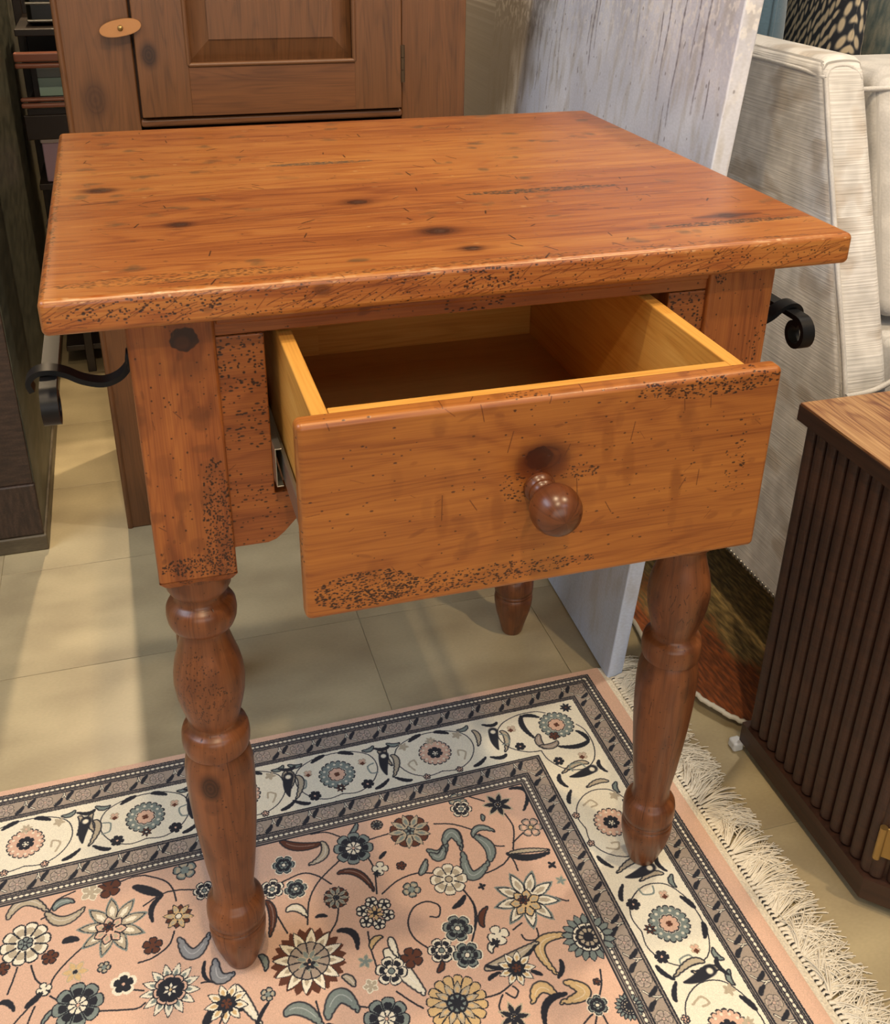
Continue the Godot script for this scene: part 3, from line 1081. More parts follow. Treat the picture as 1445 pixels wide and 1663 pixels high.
func spot(at: Vector3, aim: Vector3, energy: float, angle: float, col: Color) -> void:
	var t := thing("ceiling_spotlight", "small white unseen ceiling spotlight aimed into the showroom", "spotlight", at, "ceiling spotlights")
	var dir := (aim - at).normalized()
	var b := Basis.looking_at(dir)
	var g := Geo.new()
	g.lathe(PackedVector2Array([Vector2(0.045, 0.02), Vector2(0.05, 0.0), Vector2(0.05, 0.10), Vector2(0.04, 0.115), Vector2(0.0, 0.115)]), 24, Transform3D(b * Basis(Vector3.RIGHT, PI / 2), at))
	part(t, "housing", g, M.white_metal)
	var a := Geo.new()
	a.rbox(at + Vector3(0, 0.10, 0), Vector3(0.03, 0.13, 0.03), 0.004)
	part(t, "stem", a, M.white_metal)
	var e := Geo.new()
	e.lathe(PackedVector2Array([Vector2(0.0, -0.004), Vector2(0.042, -0.004), Vector2(0.044, 0.012)]), 24, Transform3D(b * Basis(Vector3.RIGHT, PI / 2), at))
	var bulb := plain(Color(1, 1, 1), 0.4)
	bulb.emission_enabled = true
	bulb.emission = col
	bulb.emission_energy_multiplier = 2.0
	part(t, "bulb", e, bulb)
	var l := SpotLight3D.new()
	l.name = "spot_light"
	l.position = dir * 0.03
	l.basis = b
	l.light_energy = energy
	l.light_color = col
	l.light_size = 0.035
	l.spot_range = 12
	l.spot_attenuation = 2
	l.spot_angle = angle
	l.spot_angle_attenuation = 0.5
	l.shadow_enabled = true
	t.add_child(l)


func panel(at: Vector3, size: Vector2, energy: float, col: Color) -> void:  # added fill lamp, unseen, in place of a cool light source
	var t := thing("added_light_panel", "flat rectangular light panel with a white frame, added out of view for cool fill", "ceiling light", at, "added light panels")
	var g := Geo.new()
	g.rbox(at + Vector3(0, 0.012, 0), Vector3(size.x + 0.04, 0.02, size.y + 0.04), 0.003)
	part(t, "frame", g, M.white_metal)
	var e := Geo.new()
	e.rbox(at + Vector3(0, 0.0, 0), Vector3(size.x, 0.006, size.y), 0.002)
	var glow := plain(Color(1, 1, 1), 0.5)
	glow.emission_enabled = true
	glow.emission = col
	glow.emission_energy_multiplier = 0.8
	part(t, "diffuser", e, glow)
	var l := AreaLight3D.new()
	l.name = "area_light"
	l.position = Vector3(0, -0.012, 0)
	l.rotation = Vector3(-PI / 2, 0, 0)
	l.area_size = size
	l.light_energy = energy
	l.light_color = col
	l.area_range = 12
	l.shadow_enabled = true
	t.add_child(l)


# added, unseen shop window behind the viewer, a glowing fill for the drawer
func fill_window() -> void:
	var c := Vector3(-0.3, 1.55, 3.38)
	var g := Geo.new()
	for x in [-1.5, -0.5, 0.5, 1.5]:
		g.rbox(c + Vector3(x, 0, -0.01), Vector3(0.06, 1.7, 0.05), 0.004, 1)
	for y in [-0.85, 0.85]:
		g.rbox(c + Vector3(0, y, -0.01), Vector3(3.06, 0.06, 0.05), 0.004, 0)
	var w := struct("added_window_1", g, M.white_metal)
	g = Geo.new()
	g.rbox(c, Vector3(3.0, 1.66, 0.01), 0.001)
	var pane_glow := plain(Color(0.9, 0.93, 1.0), 0.3)
	pane_glow.emission_enabled = true
	pane_glow.emission = Color(1.0, 0.97, 0.92)
	pane_glow.emission_energy_multiplier = 0.7
	part_mesh(w, "glow_pane", g.mesh(), pane_glow)
	var l := AreaLight3D.new()
	l.name = "window_fill"
	l.position = c + Vector3(0, 0, -0.05)
	l.area_size = Vector2(2.9, 1.6)
	l.light_energy = 2.2
	l.light_color = Color(1.0, 0.95, 0.88)
	l.area_range = 12
	l.shadow_enabled = true
	w.add_child(l)


func materials() -> void:
	M.iron = plain(Color("1b1b1d"), 0.42, 0.6)
	M.steel = plain(Color("a5a49c"), 0.35, 0.9)
	M.brass = plain(Color("a98c58"), 0.38, 0.9)
	var soot := Color("2a150b")
	# table top: grain runs along x; texture is 0.77 m x 0.72 m, the last 4 cm are the edges
	var P := pine(1540, 1440, 0.77, 0.72, 11, Color("c38342"), Color("ab6630"), Color("854621"), 34.0,
		[[0.057, 0.325, 0.0085, 0.9], [0.131, 0.475, 0.0075, 0.9], [0.316, 0.436, 0.0095, 0.55], [0.369, 0.557, 0.0105, 0.85], [0.384, 0.617, 0.006, 0.8], [0.672, 0.577, 0.009, 0.55], [0.235, 0.70, 0.004, 0.5]], 6)
	var k := 2000.0
	for q in [[0.057, 0.325, 0.0085], [0.131, 0.475, 0.0075], [0.316, 0.436, 0.0095], [0.369, 0.557, 0.0105], [0.384, 0.617, 0.006], [0.672, 0.577, 0.009]]:
		P.dot(q[0] * k, q[1] * k, q[2] * k * 4.6, q[2] * k * 1.1, Color("7a3c18"), 0.34)
		P.disc(q[0] * k, q[1] * k, q[2] * k * 1.15, q[2] * k * 0.8, Color("3c1c0e"), 0.75)
		P.dot(q[0] * k + 3, q[1] * k, q[2] * k * 0.55, q[2] * k * 0.4, Color("5d4034"), 0.8, -25)
		for j in 5:
			P.line(q[0] * k + P.rg.randf_range(-16, 16), q[1] * k + P.rg.randf_range(-6, 6), q[0] * k + P.rg.randf_range(-16, 16), q[1] * k + P.rg.randf_range(-6, 6), 1.5, soot, 0.8, -40)
	P.dot(0.672 * k, 0.577 * k, 80, 9, Color("52260f"), 0.7)
	P.dents(420, 10, Color("5f3b1f"))
	for i in 60:
		var x := P.rg.randf() * 1540
		var y := P.rg.randf() * 1300
		for j in 4:
			P.dot(x + P.rg.randf_range(-16, 16), y + P.rg.randf_range(-14, 14), P.rg.randf_range(6, 20), P.rg.randf_range(4, 14), Color("5f4a34"), P.rg.randf_range(0.12, 0.35), -14, P.rg.randf_range(-0.5, 0.5))
	for i in 90:
		var x := P.rg.randf() * 1540
		var y := P.rg.randf() * 1300
		var a := P.rg.randf_range(0.4, 2.6)
		var l := P.rg.randf_range(8, 34)
		P.line(x, y, x + cos(a) * l, y + sin(a) * l, P.rg.randf_range(2.0, 3.4), Color("3a2010"), 0.75, -50)
	for i in 40:
		P.dot(P.rg.randf() * 1540, P.rg.randf() * 1300, P.rg.randf_range(3, 8), P.rg.randf_range(2, 6), Color("d9ad77"), 0.5)
	for i in 60:
		var x := P.rg.randf() * 1540
		var y := P.rg.randf() * 1320
		P.line(x, y, x + P.rg.randf_range(60, 420), y + P.rg.randf_range(-3, 3), 1.6, Color("d9a868"), 0.35)
	# finish worn off along the front edge
	for i in 420:
		var x := 1540.0 * pow(P.rg.randf(), 0.8)
		P.dot(x, 1325 + P.rg.randfn() * 4.0, P.rg.randf_range(2, 13), P.rg.randf_range(0.8, 2.2), Color("d8bd98"), P.rg.randf_range(0.15, 0.75) * (0.4 + 0.6 * sin(x * 0.013) * sin(x * 0.041)))
	for i in 260:
		P.dot(P.rg.randf() * 1540, 1421 - absf(P.rg.randfn()) * 4.0, P.rg.randf_range(2, 12), P.rg.randf_range(0.8, 2.2), Color("d8bd98"), P.rg.randf_range(0.15, 0.7))
	for i in 70:
		P.line(P.rg.randf_range(0.02, 0.75) * k, 0, 0, 0, 0, soot, 0.0) if false else P.dot(P.rg.randf() * 1540, P.rg.randf() * 1330, 2.2, 1.6, soot, 0.7, -40)
	P.pits(0.311 * k, 0.255 * k, 130, 14, 420, 1.7, Color("5d5040"), 2.4, 0.75)
	P.pits(0.525 * k, 0.435 * k, 180, 18, 520, 1.7, Color("4a3a2c"), 2.4, 0.8)
	P.pits(0.666 * k, 0.599 * k, 150, 14, 330, 1.6, Color("453326"), 2.4, 0.75)
	P.pits(0.12 * k, 0.632 * k, 200, 26, 460, 1.6, Color("5a3a22"), 2.2, 0.6)
	P.pits(0.010 * k, 0.35 * k, 14, 660, 900, 2.0, Color("47301f"), 1.2, 0.6)
	P.pits(0.42 * k, 0.655 * k, 640, 10, 420, 1.6, Color("5a3a22"), 2.0, 0.55)
	for q in [[0.416, 0.29, 0.425, 0.305], [0.468, 0.254, 0.476, 0.27], [0.399, 0.32, 0.4, 0.338], [0.04, 0.38, 0.075, 0.376], [0.1, 0.388, 0.118, 0.38], [0.56, 0.52, 0.575, 0.524], [0.24, 0.52, 0.252, 0.516], [0.5, 0.36, 0.51, 0.372]]:
		P.line(q[0] * k, q[1] * k, q[2] * k, q[3] * k, 2.6, soot, 0.8, -40)
	# edges: saw marks and worm holes
	for i in 240:
		var x := P.rg.randf() * 1540
		var y := P.rg.randf_range(1358, 1420)
		P.line(x, y, x + P.rg.randf_range(14, 60), y + P.rg.randf_range(6, 22), 1.4, Color("6a3618"), 0.5, -20)
	P.pits(770, 1390, 760, 30, 520, 1.25, soot, 1.4, 0.75)
	P.pits(180, 1395, 130, 20, 90, 1.7, soot, 1.3, 0.8)
	P.pits(760, 1395, 90, 20, 60, 1.8, soot, 1.3, 0.8)
	M.top = wood_material(P, 0.77, 0.72, 0.36, 0.07)
	M.top.albedo_color = Color(0.90, 0.89, 0.88)
	M.top.clearcoat_enabled = true
	M.top.clearcoat = 0.25
	M.top.clearcoat_roughness = 0.3
	# drawer front: 0.41 m x 0.19 m
	P = pine(1230, 570, 0.41, 0.19, 23, Color("b57334"), Color("a0602b"), Color("81461e"), 20.0, [[0.196, 0.119, 0.0105, 0.95]], 0, 0.8)
	k = 3000.0
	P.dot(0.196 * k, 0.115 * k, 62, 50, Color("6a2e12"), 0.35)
	P.dents(60, 18, Color("7a4420"))
	P.pits(150, 62, 130, 52, 520, 1.9, soot, 1.7, 0.8)
	P.pits(420, 46, 330, 30, 480, 1.8, soot, 1.8, 0.75)
	P.pits(1020, 500, 200, 34, 330, 2.0, soot, 1.8, 0.8)
	P.pits(760, 535, 160, 18, 80, 1.7, soot, 1.7, 0.7)
	P.pits(545, 290, 66, 44, 90, 1.9, soot, 1.5, 0.7)
	P.pits(690, 308, 55, 25, 60, 1.9, soot, 1.5, 0.7)
	P.pits(620, 300, 600, 270, 200, 1.9, soot, 1.6, 0.6)
	P.pits(1120, 280, 30, 120, 45, 2.2, soot, 1.5, 0.7)
	for i in 5:
		P.dot(P.rg.randf_range(300, 1150), P.rg.randf_range(200, 430), 16, 60, Color("7a4218"), 0.3, -8, 0.05)
	for i in 420:
		P.dot(P.rg.randf() * 1230, 545 + P.rg.randfn() * 4.0, P.rg.randf_range(4, 18), P.rg.randf_range(1.5, 3.5), Color("dcb37a"), P.rg.randf_range(0.2, 0.7))
	for i in 46:
		P.dot(P.rg.randf() * 1200, P.rg.randf_range(90, 520), P.rg.randf_range(10, 26), P.rg.randf_range(8, 40), Color("7a4520"), P.rg.randf_range(0.1, 0.3), -8, P.rg.randf_range(-0.1, 0.1))
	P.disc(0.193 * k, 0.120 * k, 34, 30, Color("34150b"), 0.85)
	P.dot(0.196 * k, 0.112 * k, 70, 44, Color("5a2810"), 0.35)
	for i in 14:
		var x := P.rg.randf() * 1200
		var y := P.rg.randf_range(90, 520)
		P.line(x, y, x + P.rg.randf_range(-20, 20), y + P.rg.randf_range(20, 70), 2.5, Color("5c2f14"), 0.5, -30)
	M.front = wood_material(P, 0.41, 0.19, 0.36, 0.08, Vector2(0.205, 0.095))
	M.front.albedo_color = Color(0.93, 0.92, 0.90)
	# posts and aprons: 0.95 m x 0.26 m
	P = pine(1900, 520, 0.95, 0.26, 31, Color("b06d35"), Color("98582b"), Color("763e1d"), 26.0, [[0.325, 0.066, 0.009, 0.75]], 0, 0.8)
	k = 2000.0
	P.dot(0.857 * k, 0.140 * k, 38, 42, Color("6a3214"), 0.4)
	P.disc(0.857 * k, 0.140 * k, 22, 24, Color("2a1109"), 0.95)
	P.dents(160, 11, Color("5f341b"))
	for i in 30:
		P.dot(P.rg.randf_range(1200, 1760), P.rg.randf_range(180, 340), P.rg.randf_range(6, 26), P.rg.randf_range(8, 22), Color("6b3b1c"), P.rg.randf_range(0.15, 0.4), -8)
	P.pits(950, 260, 940, 250, 800, 1.4, soot, 1.1, 0.75)
	P.pits(1330, 310, 150, 30, 560, 1.6, soot, 1.15, 0.85)
	P.pits(1250, 260, 24, 70, 240, 1.6, soot, 1.1, 0.85)
	P.pits(950, 200, 160, 60, 260, 2.0, soot, 1.1)
	P.pits(460, 150, 260, 24, 160, 1.5, soot, 2.2)
	P.pits(900, 430, 200, 60, 200, 1.8, soot, 1.1)
	P.pits(900, 150, 90, 140, 240, 1.5, soot, 2.0, 0.85)
	P.pits(420, 400, 300, 90, 200, 1.5, soot, 2.0, 0.8)
	M.post = wood_material(P, 0.95, 0.26, 0.4, 0.07, Vector2(0.0, 0.13))
	M.post.albedo_color = Color(0.91, 0.90, 0.90)
	M.apron = wood_material(P, 0.95, 0.26, 0.42, 0.07, Vector2(0.45, 0.30))
	M.apron.albedo_color = Color(0.91, 0.90, 0.90)
	# turned parts are stained redder
	P = pine(1200, 480, 0.6, 0.26, 37, Color("85512f"), Color("704327"), Color("4f2d1b"), 14.0, [[0.335, 0.16, 0.0085, 0.9], [0.45, 0.05, 0.012, 0.4]], 0, 0.7)
	P.pits(600, 240, 590, 230, 700, 1.35, soot, 1.2, 0.75)
	for i in 120:
		P.dot(P.rg.randf() * 1200, P.rg.randf() * 480, P.rg.randf_range(10, 50), P.rg.randf_range(5, 18), Color("3f2012"), P.rg.randf_range(0.08, 0.3))
	P.pits(930, 300, 90, 60, 220, 1.4, soot, 1.2, 0.7)
	for i in 90:
		var x := P.rg.randf_range(840, 950)
		var y := P.rg.randf_range(10, 470)
		P.line(x, y, x + P.rg.randf_range(6, 16), y + P.rg.randf_range(-8, 8), 1.6, Color("34190d"), 0.6, -20)
	for i in 30:
		var x := P.rg.randf_range(100, 700)
		var y := P.rg.randf_range(10, 470)
		P.line(x, y, x + P.rg.randf_range(40, 160), y + P.rg.randf_range(-5, 5), 2.4, Color("34190d"), 0.35, -20)
	M.turned = wood_material(P, 0.6, 0.26, 0.33, 0.06)
	M.knob = wood_material(P, 0.6, 0.26, 0.3, 0.05, Vector2(0.1, 0.1))
	M.knob.albedo_color = Color(0.82, 0.78, 0.78)
	# drawer box
	P = pine(700, 400, 0.7, 0.4, 41, Color("d8a452"), Color("cd9442"), Color("b57c33"), 40.0, [[0.32, 0.05, 0.004, 0.9]], 0, 0.9)
	M.box = wood_material(P, 0.7, 0.4, 0.5, 0.0, Vector2(0.0, 0.0))
	P = pine(500, 500, 0.5, 0.5, 43, Color("c4904a"), Color("bb8642"), Color("aa7636"), 12.0, [], 0, 0.6)
	M.box_floor = wood_material(P, 0.5, 0.5, 0.55, 0.0)
	# cupboard pine: grain along y
	P = pine(1400, 500, 1.4, 0.5, 47, Color("734b2c"), Color("644125"), Color("4a2f1b"), 12.0, [[0.943, 0.142, 0.010, 0.8], [0.87, 0.045, 0.016, 0.4]], 0, 0.8)
	M.cup = wood_material(P, 1.4, 0.5, 0.42, 0.0, Vector2(0.0, 0.38))
	P = pine(1000, 400, 1.0, 0.4, 53, Color("754b2a"), Color("664024"), Color("4b2e19"), 10.0, [[0.735, 0.23, 0.013, 0.6]], 0, 0.8)
	M.cup_across = wood_material(P, 1.0, 0.4, 0.42, 0.0, Vector2(0.5, -0.6))
	M.dark_edge = plain(Color("2c160c"), 0.6)
	M.button = plain(Color("b07b48"), 0.4)
	# walnut of the fluted cabinet
	P = pine(600, 300, 0.6, 0.3, 59, Color("43291d"), Color("362017"), Color("26150f"), 30.0, [], 0, 0.8)
	M.walnut = wood_material(P, 0.6, 0.3, 0.5, 0.03)
	P = pine(700, 500, 0.7, 0.5, 61, Color("bd9a70"), Color("97704a"), Color("6b412b"), 9.0, [], 4, 1.3)
	M.walnut_top = wood_material(P, 0.7, 0.5, 0.42, 0.0)
	M.dark_green = mottled(Color("33352d"), Color("515146"), 512, 1.2, 0.12, 0.35, 67, 0.45, 0.10, 0.02)
	M.dark_brown = mottled(Color("2c211b"), Color("44332a"), 512, 0.8, 0.05, 0.2, 71, 0.5, 0.2, 0.02)
	M.dark_trim = mottled(Color("4b4234"), Color("5d5342"), 256, 0.6, 0.05, 3.0, 73, 0.45, 0.1, 0.0)
	M.velvet = mottled(Color("c6c5c4"), Color("acabab"), 1024, 0.9, 0.07, 1.2, 79, 0.85, 0.05, 0.02)
	M.velvet.rim_enabled = true
	M.velvet.rim = 0.5
	M.velvet.rim_tint = 0.5
	M.velvet_arm = ribbed()
	M.blue = mottled(Color("4d6678"), Color("58748a"), 256, 0.5, 0.1, 1.0, 83, 0.9, 0.06, 0.0)
	M.blue.rim_enabled = true
	M.blue.rim = 0.4
	M.floor_tile = mottled(Color("a09274"), Color("bbad8a"), 1024, 1.9, 0.14, 1.8, 89, 0.34, 0.03, 0.0)
	M.grout = plain(Color("b3a98e"), 0.7)
	M.wall = plain(Color("cbbfa8"), 0.8)
	M.ceiling = plain(Color("dedad0"), 0.9)
	M.cotton = plain(Color("e9e1cf"), 0.9)
	M.black = plain(Color("121213"), 0.25)


# velvet with fine cross ribs
func ribbed() -> StandardMaterial3D:
	var W := 1024
	var P := Paint.new(W, W)
	var n1 := noise_bytes(W, W, 150, 110, 97, 3)
	var n2 := noise_bytes(W, W, 190, 4.0, 101, 2)
	var n3 := noise_bytes(W, W, 60, 90, 102, 4)
	var c := P.c
	var e := P.e
	for i in W * W:
		# nap brushed the other way leaves browner, darker patches
		var nap := clampf((n1[i] - 150) * 0.012 + (n3[i] - 128) * 0.005, 0, 0.8)
		var g := 1.0 + (n3[i] - 128) * 0.0008 + (n2[i] - 128) * 0.00045
		c[i * 3] = clampi(int(lerpf(199, 160, nap) * g), 0, 255); c[i * 3 + 1] = clampi(int(lerpf(198, 152, nap) * g), 0, 255); c[i * 3 + 2] = clampi(int(lerpf(197, 144, nap) * g), 0, 255)
		e[i] = n2[i]
	P.c = c
	P.e = e
	var m := wood_material(P, 0.8, 0.8, 0.85, 0.08)
	m.rim_enabled = true
	m.rim = 0.5
	m.rim_tint = 0.5
	return m


func room() -> void:
	var x0 := -3.5
	var x1 := 3.5
	var z0 := -4.6
	var z1 := 3.4
	var hgt := 2.9
	var g := Geo.new()
	g.rbox(Vector3((x0 + x1) / 2, -0.1015, (z0 + z1) / 2), Vector3(x1 - x0 + 0.4, 0.2, z1 - z0 + 0.4), 0.001)
	var fl := struct("floor", g, M.grout)
	# tiles of 32 cm: those the photograph could show are pieces, the rest are joined
	var tile_meshes := []
	for k in 6:
		var t := Geo.new()
		t.rbox(Vector3(0, -0.0007, 0), Vector3(0.3190, 0.0016, 0.3190), 0.0007, 0, Vector2(rng.randf() * 1.5, rng.randf() * 1.5), 1)
		tile_meshes.append(t.mesh())
	var others := []
	for i in range(-11, 11):
		for j in range(-15, 11):
			var c := Vector3(0.014 + 0.32 * (i + 0.5), 0, -0.06 + 0.32 * (j + 0.5))
			if c.x > -1.4 and c.x < 1.3 and c.z > -2.8 and c.z < 0.35:
				var p := part_mesh(fl, "tile", tile_meshes[rng.randi() % 6], M.floor_tile)
				p.position = c
			elif c.x > x0 - 0.2 and c.x < x1 + 0.2 and c.z > z0 - 0.2 and c.z < z1 + 0.2:
				others.append(Transform3D(Basis(), c))
	var mm := MultiMesh.new()
	mm.transform_format = MultiMesh.TRANSFORM_3D
	mm.mesh = tile_meshes[0]
	mm.instance_count = others.size()
	for i in others.size():
		mm.set_instance_transform(i, others[i])
	var mi := MultiMeshInstance3D.new()
	mi.name = "far_tiles"
	mi.multimesh = mm
	mi.material_override = M.floor_tile
	mi.set_meta("kind", "stuff")
	fl.add_child(mi)
	g = Geo.new()
	g.rbox(Vector3((x0 + x1) / 2, hgt + 0.1, (z0 + z1) / 2), Vector3(x1 - x0 + 0.4, 0.2, z1 - z0 + 0.4), 0.001)
	struct("ceiling", g, M.ceiling)
	for s in [["wall_left", Vector3(x0 - 0.1, hgt / 2, (z0 + z1) / 2), Vector3(0.2, hgt, z1 - z0 + 0.4)], ["wall_right", Vector3(x1 + 0.1, hgt / 2, (z0 + z1) / 2), Vector3(0.2, hgt, z1 - z0 + 0.4)], ["wall_back", Vector3((x0 + x1) / 2, hgt / 2, z0 - 0.1), Vector3(x1 - x0, hgt, 0.2)], ["wall_front", Vector3((x0 + x1) / 2, hgt / 2, z1 + 0.1), Vector3(x1 - x0, hgt, 0.2)]]:
		g = Geo.new()
		g.rbox(s[1], s[2], 0.001)
		struct(s[0], g, M.wall)


# ---------------------------------------------------------------- the table
func table() -> void:
	var t := thing("drawer_table", "distressed honey-brown pine table with turned legs and one open drawer", "table", Vector3(0, 0, -TOP_D / 2))
	var g := Geo.new()
	g.rbox(Vector3(0, TOP_H - TOP_T / 2, -TOP_D / 2), Vector3(TOP_W, TOP_T, TOP_D), 0.006, 0, Vector2.ZERO, 3)
	for i in g.p.size():
		var q := g.p[i]
		var nn := g.n[i]
		if absf(nn.y) > 0.6:
			g.t[i] = Vector2(q.x + 0.385, q.z + 0.665)
		elif absf(nn.z) > 0.6:
			g.t[i] = Vector2(q.x + 0.385, 0.695 + (q.y - TOP_H + TOP_T / 2))
		else:
			g.t[i] = Vector2(q.z + 0.70, 0.695 + (q.y - TOP_H + TOP_T / 2))
	part(t, "tabletop", g, M.top)
	# four legs: square post above, turned below
	var prof := PackedVector2Array()
	for q in [[0.0, 0.0], [0.0168, 0.0], [0.0190, 0.004], [0.0232, 0.022], [0.0300, 0.047], [0.0334, 0.066], [0.0342, 0.078], [0.0336, 0.082], [0.0318, 0.0845], [0.0336, 0.087], [0.0336, 0.0895], [0.0322, 0.0915], [0.0343, 0.094], [0.0348, 0.102], [0.0346, 0.112], [0.0332, 0.120], [0.0300, 0.1245], [0.0262, 0.1275], [0.0248, 0.130], [0.0241, 0.138], [0.0246, 0.150], [0.0285, 0.180], [0.0322, 0.219], [0.0352, 0.255], [0.0372, 0.290], [0.0380, 0.325], [0.0374, 0.342], [0.0352, 0.356], [0.0322, 0.3635], [0.0316, 0.3650], [0.0345, 0.3665], [0.0362, 0.372], [0.0368, 0.380], [0.0362, 0.389], [0.0345, 0.3945], [0.0322, 0.3965], [0.0292, 0.3985], [0.0268, 0.402], [0.0266, 0.405], [0.0290, 0.413], [0.0325, 0.427], [0.0358, 0.443], [0.0372, 0.460], [0.0362, 0.474], [0.0335, 0.488], [0.0292, 0.502], [0.0258, 0.515], [0.0246, 0.524], [0.0248, 0.528], [0.0275, 0.5295], [0.0318, 0.533], [0.0346, 0.540], [0.0356, 0.548], [0.0348, 0.556], [0.0318, 0.5615], [0.0280, 0.5635], [0.0258, 0.566], [0.0254, 0.572], [0.0262, 0.576], [0.0300, 0.5775], [0.0322, 0.582], [0.0330, 0.590], [0.0332, 0.60], [0.0332, 0.62]]:
		prof.append(Vector2(q[0], q[1]))
	var s := 0.074
	var zf := -0.061
	var zb := -0.592
	for c in [Vector3(-0.277, 0, zf), Vector3(0.275, 0, zf), Vector3(0.275, 0, zb), Vector3(-0.277, 0, zb)]:
		var front: bool = c.z > -0.3
		var leg := Geo.new()
		var pr := prof.duplicate()
		if front:
			for i in pr.size():
				if pr[i].y < 0.03:
					pr[i] = Vector2(pr[i].x, 0.0085 + pr[i].y * 0.72)
		leg.lathe(pr, 48, Transform3D(Basis(Vector3.UP, -0.35 if c.x < 0 else 2.6), c), Vector2(0, 0.1 if c.x < 0 else 0.17))
		var turned := part(t, "leg", leg, M.turned)
		var post := Geo.new()
		post.rbox(c + Vector3(0, (0.608 + 0.879) / 2, 0), Vector3(s, 0.271, s), 0.0035, 1, Vector2(-c.y, 0) if c.x < 0 and front else Vector2(-0.3, 0.07))
		# the post's own axes keep the knot in place
		var pm := post
		for i in pm.p.size():
			var q: Vector3 = pm.p[i] - c
			if absf(pm.n[i].z) > 0.6:
				pm.t[i] = Vector2(q.y, q.x) + (Vector2.ZERO if c.x < 0 else Vector2(-0.27, 0.05))
			elif absf(pm.n[i].x) > 0.6:
				pm.t[i] = Vector2(q.y - 0.4, q.z)
		# the tapered shoulder below the post
		var y0 := 0.606
		var sh := [Vector2(s / 2, y0 + 0.004), Vector2(s / 2 - 0.005, y0 - 0.004), Vector2(s / 2 - 0.009, y0 - 0.008)]
		for k in 2:
			for side in 4:
				var b := Basis(Vector3.UP, PI / 2 * side)
				post.flat_quad(c + b * Vector3(-sh[k].x, sh[k].y, sh[k].x), c + b * Vector3(sh[k].x, sh[k].y, sh[k].x), c + b * Vector3(sh[k + 1].x, sh[k + 1].y, sh[k + 1].x), c + b * Vector3(-sh[k + 1].x, sh[k + 1].y, sh[k + 1].x), b * Vector3(0, -0.3, 1), Vector2(0.6, 0), Vector2(0.6, 0.07), Vector2(0.59, 0.07), Vector2(0.59, 0))
		post.flat_quad(c + Vector3(-sh[2].x, sh[2].y, -sh[2].x), c + Vector3(sh[2].x, sh[2].y, -sh[2].x), c + Vector3(sh[2].x, sh[2].y, sh[2].x), c + Vector3(-sh[2].x, sh[2].y, sh[2].x), Vector3.DOWN)
		part_mesh(turned, "post", post.mesh(), M.post)
	# aprons
	var poly := PackedVector2Array([Vector2(-0.242, 0.636), Vector2(-0.208, 0.636), Vector2(-0.200, 0.6385), Vector2(-0.192, 0.645), Vector2(-0.178, 0.660), Vector2(-0.170, 0.666), Vector2(-0.158, 0.669), Vector2(0.158, 0.669), Vector2(0.170, 0.666), Vector2(0.178, 0.660), Vector2(0.192, 0.645), Vector2(0.200, 0.6385), Vector2(0.208, 0.636), Vector2(0.242, 0.636), Vector2(0.242, 0.69), Vector2(-0.242, 0.69)])
	g = Geo.new()
	var xf := Transform3D(Basis(), Vector3(0, 0, -0.052))
	g.prism(poly, 0.022, xf)
	for sx in [-1.0, 1.0]:
		g.rbox(Vector3(sx * 0.22, 0.7715, -0.041), Vector3(0.044, 0.165, 0.022), 0.0015, 0)
	g.rbox(Vector3(0, 0.867, -0.041), Vector3(0.484, 0.024, 0.022), 0.0015, 0)
	part(t, "front_apron", g, M.apron)
	g = Geo.new()
	g.rbox(Vector3(0, 0.8715, -0.0295), Vector3(0.478, 0.011, 0.006), 0.0025, 0)
	part(t, "bead", g, M.apron)
	for sx in [-1.0, 1.0]:
		g = Geo.new()
		g.rbox(Vector3(sx * 0.290, 0.7575, (zf + zb) / 2), Vector3(0.022, 0.243, zf - zb - s + 0.004), 0.002, 2)
		part(t, "side_apron", g, M.apron)
	g = Geo.new()
	g.rbox(Vector3(0, 0.7575, zb - 0.015), Vector3(0.48, 0.243, 0.022), 0.002, 0)
	part(t, "back_apron", g, M.apron)
	# the drawer
	g = Geo.new()
	g.rbox(Vector3(0.0012, 0.7685, 0.152), Vector3(0.406, 0.1765, 0.018), 0.0055, 0, Vector2(-0.0012, -0.7685), 3)
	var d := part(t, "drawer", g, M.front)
	var yt := 0.852
	for sx in [-1.0, 1.0]:
		g = Geo.new()
		g.rbox(Vector3(-0.002 + sx * 0.1775, (yt + 0.695) / 2, -0.0905), Vector3(0.0135, yt - 0.695, 0.467), 0.0015, 2, Vector2(0.35, -0.68))
		part_mesh(d, "drawer_side", g.mesh(), M.box)
	g = Geo.new()
	g.rbox(Vector3(-0.002, (yt + 0.695) / 2, -0.3225), Vector3(0.341, yt - 0.695, 0.0135), 0.001, 0, Vector2(0.1, -0.62))
	part_mesh(d, "drawer_back", g.mesh(), M.box)
	g = Geo.new()
	g.rbox(Vector3(-0.002, (yt + 0.695) / 2, 0.1355), Vector3(0.341, yt - 0.695, 0.015), 0.001, 0, Vector2(0.2, -0.62))
	part_mesh(d, "inner_front", g.mesh(), M.box)
	g = Geo.new()
	g.rbox(Vector3(-0.002, 0.700, -0.096), Vector3(0.343, 0.006, 0.452), 0.001, 0, Vector2(0.2, 0.3))
	part_mesh(d, "drawer_bottom", g.mesh(), M.box_floor)
	g = Geo.new()
	var kp := PackedVector2Array()
